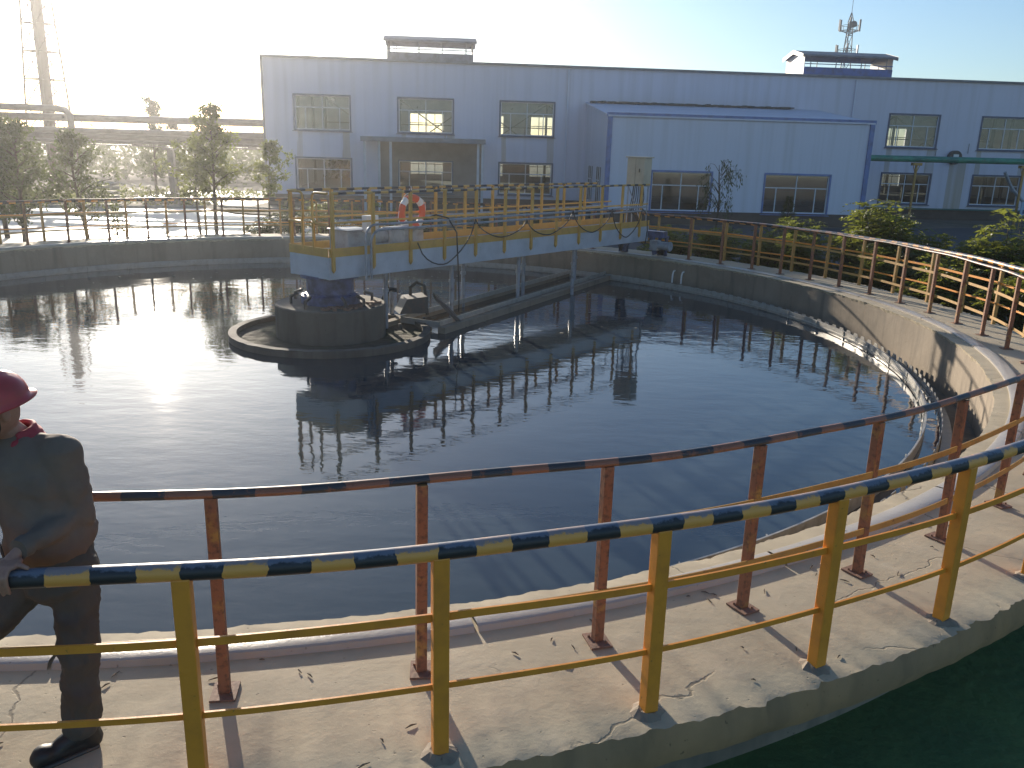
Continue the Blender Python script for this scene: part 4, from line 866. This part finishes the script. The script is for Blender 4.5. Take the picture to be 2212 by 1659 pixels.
# dense undergrowth under the young trees
rng = np.random.default_rng(22); nU = 10000; xw = rng.uniform(-60, -17.5, nU); yw = 41 + (xw + 40) * .27 + rng.uniform(.6, 16, nU); zw = GZ + rng.uniform(0, 1, nU) ** 2 * (.5 + .35 * np.sin(xw * .9) * np.sin(yw * .7))
V, F = leaves(np.stack([xw, yw, zw], 1), .30, .4); tag(mesh_obj('undergrowth', V, F, m_leaf2), kind='stuff', label='weedy undergrowth below the young trees', cat='undergrowth')
# small wild plants by the rim
put_bush(-13.2, 28.4, .45, 1.5, 'thin wild plant growing beside the far left walkway', m_leaf2, 31, 5, 9, .30, grp='wild plants outside the far left walkway')
put_bush(-8.7, 29.6, .7, 1.0, 'low wild shrub beside the walkway at the hall corner', m_leaf3, 32, 12, 14, .32, grp='wild plants outside the far left walkway')
# pallet stacks among the young trees
for i, (x, y, n_) in enumerate(((-27.6, 44.9, 7), (-22.4, 46.6, 6))):
    t_ = thing('pallet_stack', ['taller stack of pale wooden boards among the young trees', 'lower stack of pale wooden boards among the young trees'][i], 'stack', (x, y, GZ), .1, 'stacks of pale boards')
    for k in range(n_):
        b = MB(); b.box((rs.uniform(-.1, .1), 0, .12 + k * .23), (1.5, 1.1, .05)); b.box((-.6, 0, .04 + k * .23), (.1, 1.1, .10)); b.box((.6, 0, .04 + k * .23), (.1, 1.1, .10)); b.build('board', m_kerb, t_)
# ------------------------------------------------------------------ loose grit on the near walkway
m_grit = mat('grit', (.13, .10, .07), .9)
rg = random.Random(9); me = None
for i in range(60):
    az = rg.uniform(-86, -48) if i < 45 else rg.uniform(-20, 25); r_ = rg.uniform(11.25, 12.1) if i % 3 else rg.uniform(11.15, 11.3); L_ = rg.uniform(.012, .038)
    b = MB(); b.tube([(-L_, 0, .004), (0, .002, .008), (L_, 0, .004)], [.002, .005, .002], 5); o = b.build('twig', m_grit); p_ = Vector(pol(r_, az, .002)) + C0; o.location = p_; o.rotation_euler = (0, 0, rg.uniform(0, 6))
    tag(o, 'tiny dark twig lying on the near concrete walkway', 'twig', 'tiny twigs scattered on the walkway')
# ------------------------------------------------------------------ the person
m_skin = mat('skin', (.42, .22, .15), .5, noise=(20, (.34, .16, .11), .45, .7))
m_jack = mat('dark_jacket', (.17, .125, .095), .8, noise=(8, (.135, .10, .078), .4, .7), bump=(14, .35, .02))
m_trou = mat('dark_trousers', (.075, .07, .06), .85, bump=(12, .35, .02))
m_red = mat('red_cloth', (.36, .03, .045), .7); m_helm = mat('red_helmet_plastic', (.48, .04, .045), .3, noise=(9, (.36, .04, .04), .5, .7))
def cap(b, a, c, ra, rc, n=12):
    a = Vector(a); c = Vector(c); pts = []; rs_ = []
    for q in range(5): th = math.pi / 2 * (1 - q / 5); pts.append(a - (c - a).normalized() * ra * math.sin(th)); rs_.append(max(1e-4, ra * math.cos(th)))
    for q in range(6): f = q / 5; pts.append(a.lerp(c, f)); rs_.append(ra + (rc - ra) * f)
    for q in range(1, 6): th = math.pi / 2 * q / 5; pts.append(c + (c - a).normalized() * rc * math.sin(th)); rs_.append(max(1e-4, rc * math.cos(th)))
    b.tube(pts, rs_, n)
def ell(b, c, r3, M3=None, n=18, m_=12):
    vs = []; fs = []; M3 = M3 or Matrix.Identity(3); c = Vector(c)
    for i in range(m_ + 1):
        th = math.pi * i / m_
        for k in range(n): ph = 2 * math.pi * k / n; vs.append(M3 @ Vector((r3[0] * math.sin(th) * math.cos(ph), r3[1] * math.sin(th) * math.sin(ph), r3[2] * math.cos(th))) + c)
    for i in range(m_):
        for k in range(n): fs.append((i * n + k, (i + 1) * n + k, (i + 1) * n + (k + 1) % n, i * n + (k + 1) % n))
    b.add(vs, fs, True)
def remesh(o, v, sm=3, disp=None):
    r_ = o.modifiers.new('r', 'REMESH'); r_.mode = 'VOXEL'; r_.voxel_size = v; r_.use_smooth_shade = True
    s_ = o.modifiers.new('s', 'SMOOTH'); s_.factor = .5; s_.iterations = sm
    if disp:
        tx = bpy.data.textures.new(o.name + '_folds', 'CLOUDS'); tx.noise_scale = disp[0]; tx.noise_depth = 3; d = o.modifiers.new('d', 'DISPLACE'); d.texture = tx; d.strength = disp[1]; d.mid_level = .5; d.texture_coords = 'LOCAL'
    return o
PB = Vector((-2.0, 3.38, 0)); per = thing('person', 'man in red safety helmet and dark jacket resting a hand on the striped railing', 'person', PB)
def Lp(x, y, z): return Vector((x, y, z)) - PB
F3 = Vector((-.60, -.80, 0)); L3 = Vector((.80, -.60, 0))           # facing direction, his left
head = Lp(-2.155, 3.34, 1.655); HM = Matrix((L3, -F3, Vector((0, 0, 1)))).transposed()
tilt = Matrix.Rotation(R(12), 3, L3)
HM = tilt @ HM
def hp(x, y, z): return head + HM @ Vector((x, y, z))        # x left, y back, z up
b = MB(); ell(b, head, (.076, .098, .112), HM); ell(b, hp(0, -.028, -.055), (.056, .062, .062), HM); ell(b, hp(0, -.100, -.015), (.014, .022, .026), HM)
ell(b, hp(0, -.092, .012), (.009, .012, .022), HM); ell(b, hp(0, -.086, -.058), (.024, .012, .008), HM); ell(b, hp(0, -.085, -.070), (.020, .012, .007), HM); ell(b, hp(0, -.078, -.100), (.022, .018, .016), HM)
for s in (-1, 1): ell(b, hp(s * .078, .008, -.012), (.010, .019, .032), HM); ell(b, hp(s * .034, -.080, .022), (.020, .012, .006), HM); ell(b, hp(s * .045, -.068, -.030), (.02, .018, .018), HM)
neck = Lp(-2.12, 3.43, 1.50); cap(b, neck, head + Vector((0, .01, -.05)), .058, .052)
Sh = Lp(-1.945, 3.40, 1.455); El = Lp(-1.905, 3.42, 1.16); Wr = Lp(-1.975, 3.135, 1.145)
ShR = Lp(-2.305, 3.44, 1.455); ElR = Lp(-2.40, 3.36, 1.18); WrR = Lp(-2.44, 3.16, 1.0)
ch_ = Lp(-2.10, 3.42, 1.25); pe = Lp(-2.02, 3.42, .93)
ell(b, ch_, (.15, .095, .22), HM); cap(b, ch_, pe, .11, .12); cap(b, Sh, El, .048, .040); cap(b, El, Wr, .040, .027); cap(b, ShR, ElR, .048, .04); cap(b, ElR, WrR, .04, .027); cap(b, neck, Sh, .05, .05); cap(b, neck, ShR, .05, .05)
HiL = Lp(-1.955, 3.41, .90); KnL = Lp(-1.925, 3.34, .50); AnL = Lp(-1.955, 3.33, .09); HiR = Lp(-2.09, 3.42, .90); KnR = Lp(-2.33, 3.22, .62); AnR = Lp(-2.52, 3.36, .20)
for q in ((HiL, KnL, .075, .05), (KnL, AnL, .05, .04), (HiR, KnR, .075, .05), (KnR, AnR, .05, .04), (pe, HiL, .1, .08), (pe, HiR, .1, .08)): cap(b, *q)
# left hand over the rail: palm, four fingers closed over the pipe, thumb lying along it
rc = Vector(pol(12.08, -82.38, 1.055)) + C0 - PB; tg = Vector((math.sin(R(82.38)), math.cos(R(82.38)), 0)); ov = Vector(pol(1, -82.38, 0)); Z = Vector((0, 0, 1))
def hd(t_, o_, z_): return rc + tg * t_ + ov * o_ + Z * z_
for k in range(5): cap(b, hd(-.032 + k * .018, -.052, .052), hd(-.036 + k * .020, .012, .056), .0145, .0125, 10)
cap(b, Wr, hd(.004, -.055, .056), .026, .024)
for k, (t0, ln) in enumerate(((-.040, .86), (-.017, .98), (.006, 1.0), (.028, .92))):
    k1 = hd(t0, .018, .056); k2 = hd(t0 - .001, .018 + .036 * ln, .030); k3 = hd(t0 - .002, .050, .030 - .036 * ln); k4 = hd(t0 - .002, .034, .012 - .062 * ln)
    cap(b, k1, k2, .0108, .0100, 10); cap(b, k2, k3, .0100, .0092, 10); cap(b, k3, k4, .0092, .0080, 10)
t1, t2, t3 = hd(.030, -.040, .050), hd(.060, -.012, .052), hd(.092, .004, .046); cap(b, t1, t2, .0135, .0115, 10); cap(b, t2, t3, .0112, .0092, 10)
for k in range(5): cap(b, WrR, WrR + Vector((-.02 + .012 * k, -.03, -.09)), .010, .009, 8)
remesh(b.build('body', m_skin, per), .0052, 2)
# jacket
b = MB(); ell(b, Lp(-2.115, 3.43, 1.32), (.218, .15, .235), HM); cap(b, Lp(-2.09, 3.43, 1.30), Lp(-2.03, 3.41, 1.10), .176, .178, 18); cap(b, Lp(-2.035, 3.41, 1.12), Lp(-2.03, 3.41, 1.07), .182, .188, 18)
cap(b, neck + Vector((.05, 0, -.05)), Sh, .075, .085); cap(b, neck + Vector((-.05, 0, -.05)), ShR, .075, .085)
cap(b, Sh + Vector((.012, 0, -.01)), El, .088, .078, 14); cap(b, El, Wr + (El - Wr) * .02, .068, .046, 14); cap(b, ShR, ElR, .088, .073, 14); cap(b, ElR, WrR, .068, .05, 14)

remesh(b.build('jacket', m_jack, per), .011, 4, (.12, .042))
b = MB()   # hem and cuff bands
b.tube([Wr - (El - Wr) * .13, Wr + (El - Wr) * .02], [.043, .048], 14); b.build('cuff', m_jack, per)
b = MB(); cap(b, Lp(-2.02, 3.41, .96), Lp(-2.01, 3.40, .88), .155, .16, 16); cap(b, HiL, KnL, .112, .088, 14); cap(b, KnL, AnL + Vector((0, 0, .05)), .082, .078, 14); cap(b, HiR, KnR, .11, .085, 14); cap(b, KnR, AnR, .082, .07, 14)
remesh(b.build('trousers', m_trou, per), .010, 3, (.09, .05))
for (A, T) in ((AnL, Lp(-2.09, 3.21, .045)), (AnR, Lp(-2.66, 3.22, .10))):
    b = MB(); h_ = A + Vector((.02, .03, -.045)); cap(b, h_, T, .048, .045, 12); cap(b, A + Vector((0, 0, .07)), h_, .06, .055, 12); m1 = h_.lerp(T, .55) + Vector((0, 0, .018)); cap(b, A + Vector((0, 0, .01)), m1, .05, .046, 12); ell(b, T + Vector((.01, .01, .012)), (.052, .052, .042)); remesh(b.build('boot', m_black, per), .007, 2)
    b = MB(); b.bar(h_ + (h_ - T) * .12 - Vector((0, 0, .036)), T + (T - h_) * .12 - Vector((0, 0, .036)), .098, .022); bevel(b.build('boot_sole', m_dark, per), .01)
b = MB()   # zip, chest badge, shoulder seam
b.tube([Lp(-2.175, 3.275, 1.44), Lp(-2.185, 3.262, 1.30), Lp(-2.15, 3.235, 1.10), Lp(-2.12, 3.225, .98)], .006, 6); b.build('zip', m_dark, per)
b = MB(); b.box(Lp(-2.055, 3.305, 1.36), (.05, .012, .016), -.45); b.build('chest_badge', m_grey, per)
b = MB()   # red collar / shirt neck
for k in range(9):
    a_ = -1.9 + k * .475; q1 = neck + HM @ Vector((.075 * math.sin(a_), .070 * math.cos(a_), .045)); q2 = neck + HM @ Vector((.105 * math.sin(a_ * 1.0), .09 * math.cos(a_), -.02))
    if k: cap(b, pq1, q1, .014, .014, 8); cap(b, pq2, q2, .016, .016, 8); cap(b, (pq1 + pq2) / 2, (q1 + q2) / 2, .018, .018, 8)
    pq1, pq2 = q1, q2
for s in (-1, 1): cap(b, neck + HM @ Vector((s * .085, -.05, .02)), Lp(-2.15, 3.28, 1.28), .018, .014, 8)
remesh(b.build('collar', m_red, per), .008, 2)
# helmet: dome, ridge, brim
b = MB(); nA = 40; rows = []
for i in range(11):
    th = math.pi / 2 * i / 10
    for k in range(nA):
        ph = 2 * math.pi * k / nA; rr = math.sin(th); x = .118 * rr * math.cos(ph); y = .140 * rr * math.sin(ph); rdg = .008 * max(0, 1 - abs(x) / .03) * (1 if rr > .05 else 1)
        vs_ = hp(x, y + .012, .030 + .128 * math.cos(th) ** .85 + rdg if i < 10 else .030); rows.append(vs_)
for k in range(nA):     # brim ring
    ph = 2 * math.pi * k / nA; fr = max(0, -math.sin(ph)) ** 2; ext = .012 + .045 * fr + .014 * max(0, math.sin(ph)); rows.append(hp((.118 + ext * .8) * math.cos(ph), (.140 + ext) * math.sin(ph) + .012, .022 - .012 * fr))
for k in range(nA): ph = 2 * math.pi * k / nA; rows.append(hp(.108 * math.cos(ph), .130 * math.sin(ph) + .012, .016))
b.add(rows, [(i * nA + k, i * nA + (k + 1) % nA, (i + 1) * nA + (k + 1) % nA, (i + 1) * nA + k) for i in range(12) for k in range(nA)], True)
b.build('helmet', m_helm, per, auto=False)
b = MB()
for s in (-1, 1): b.tube([hp(s * .085, -.02, .02), hp(s * .082, -.03, -.05), hp(s * .045, -.05, -.115), hp(0, -.06, -.125)], .005, 5)
b.build('chin_strap', m_black, per)

# ------------------------------------------------------------------ haze: low sun scattered by dusty air
hz = MB(); hz.box((0, 75, 12.5), (260, 190, 29)); ho = hz.build('haze', None if False else m_dark); hm = bpy.data.materials.new('haze_air'); hm.use_nodes = True; hn = hm.node_tree
hn.nodes.remove(hn.nodes['Principled BSDF']); pv = hn.nodes.new('ShaderNodeVolumePrincipled'); pv.inputs['Density'].default_value = .0008; pv.inputs['Anisotropy'].default_value = .78; pv.inputs['Color'].default_value = (.92, .93, .95, 1)
hn.links.new(pv.outputs[0], hn.nodes['Material Output'].inputs['Volume']); ho.data.materials.clear(); ho.data.materials.append(hm); tag(ho, kind='stuff')
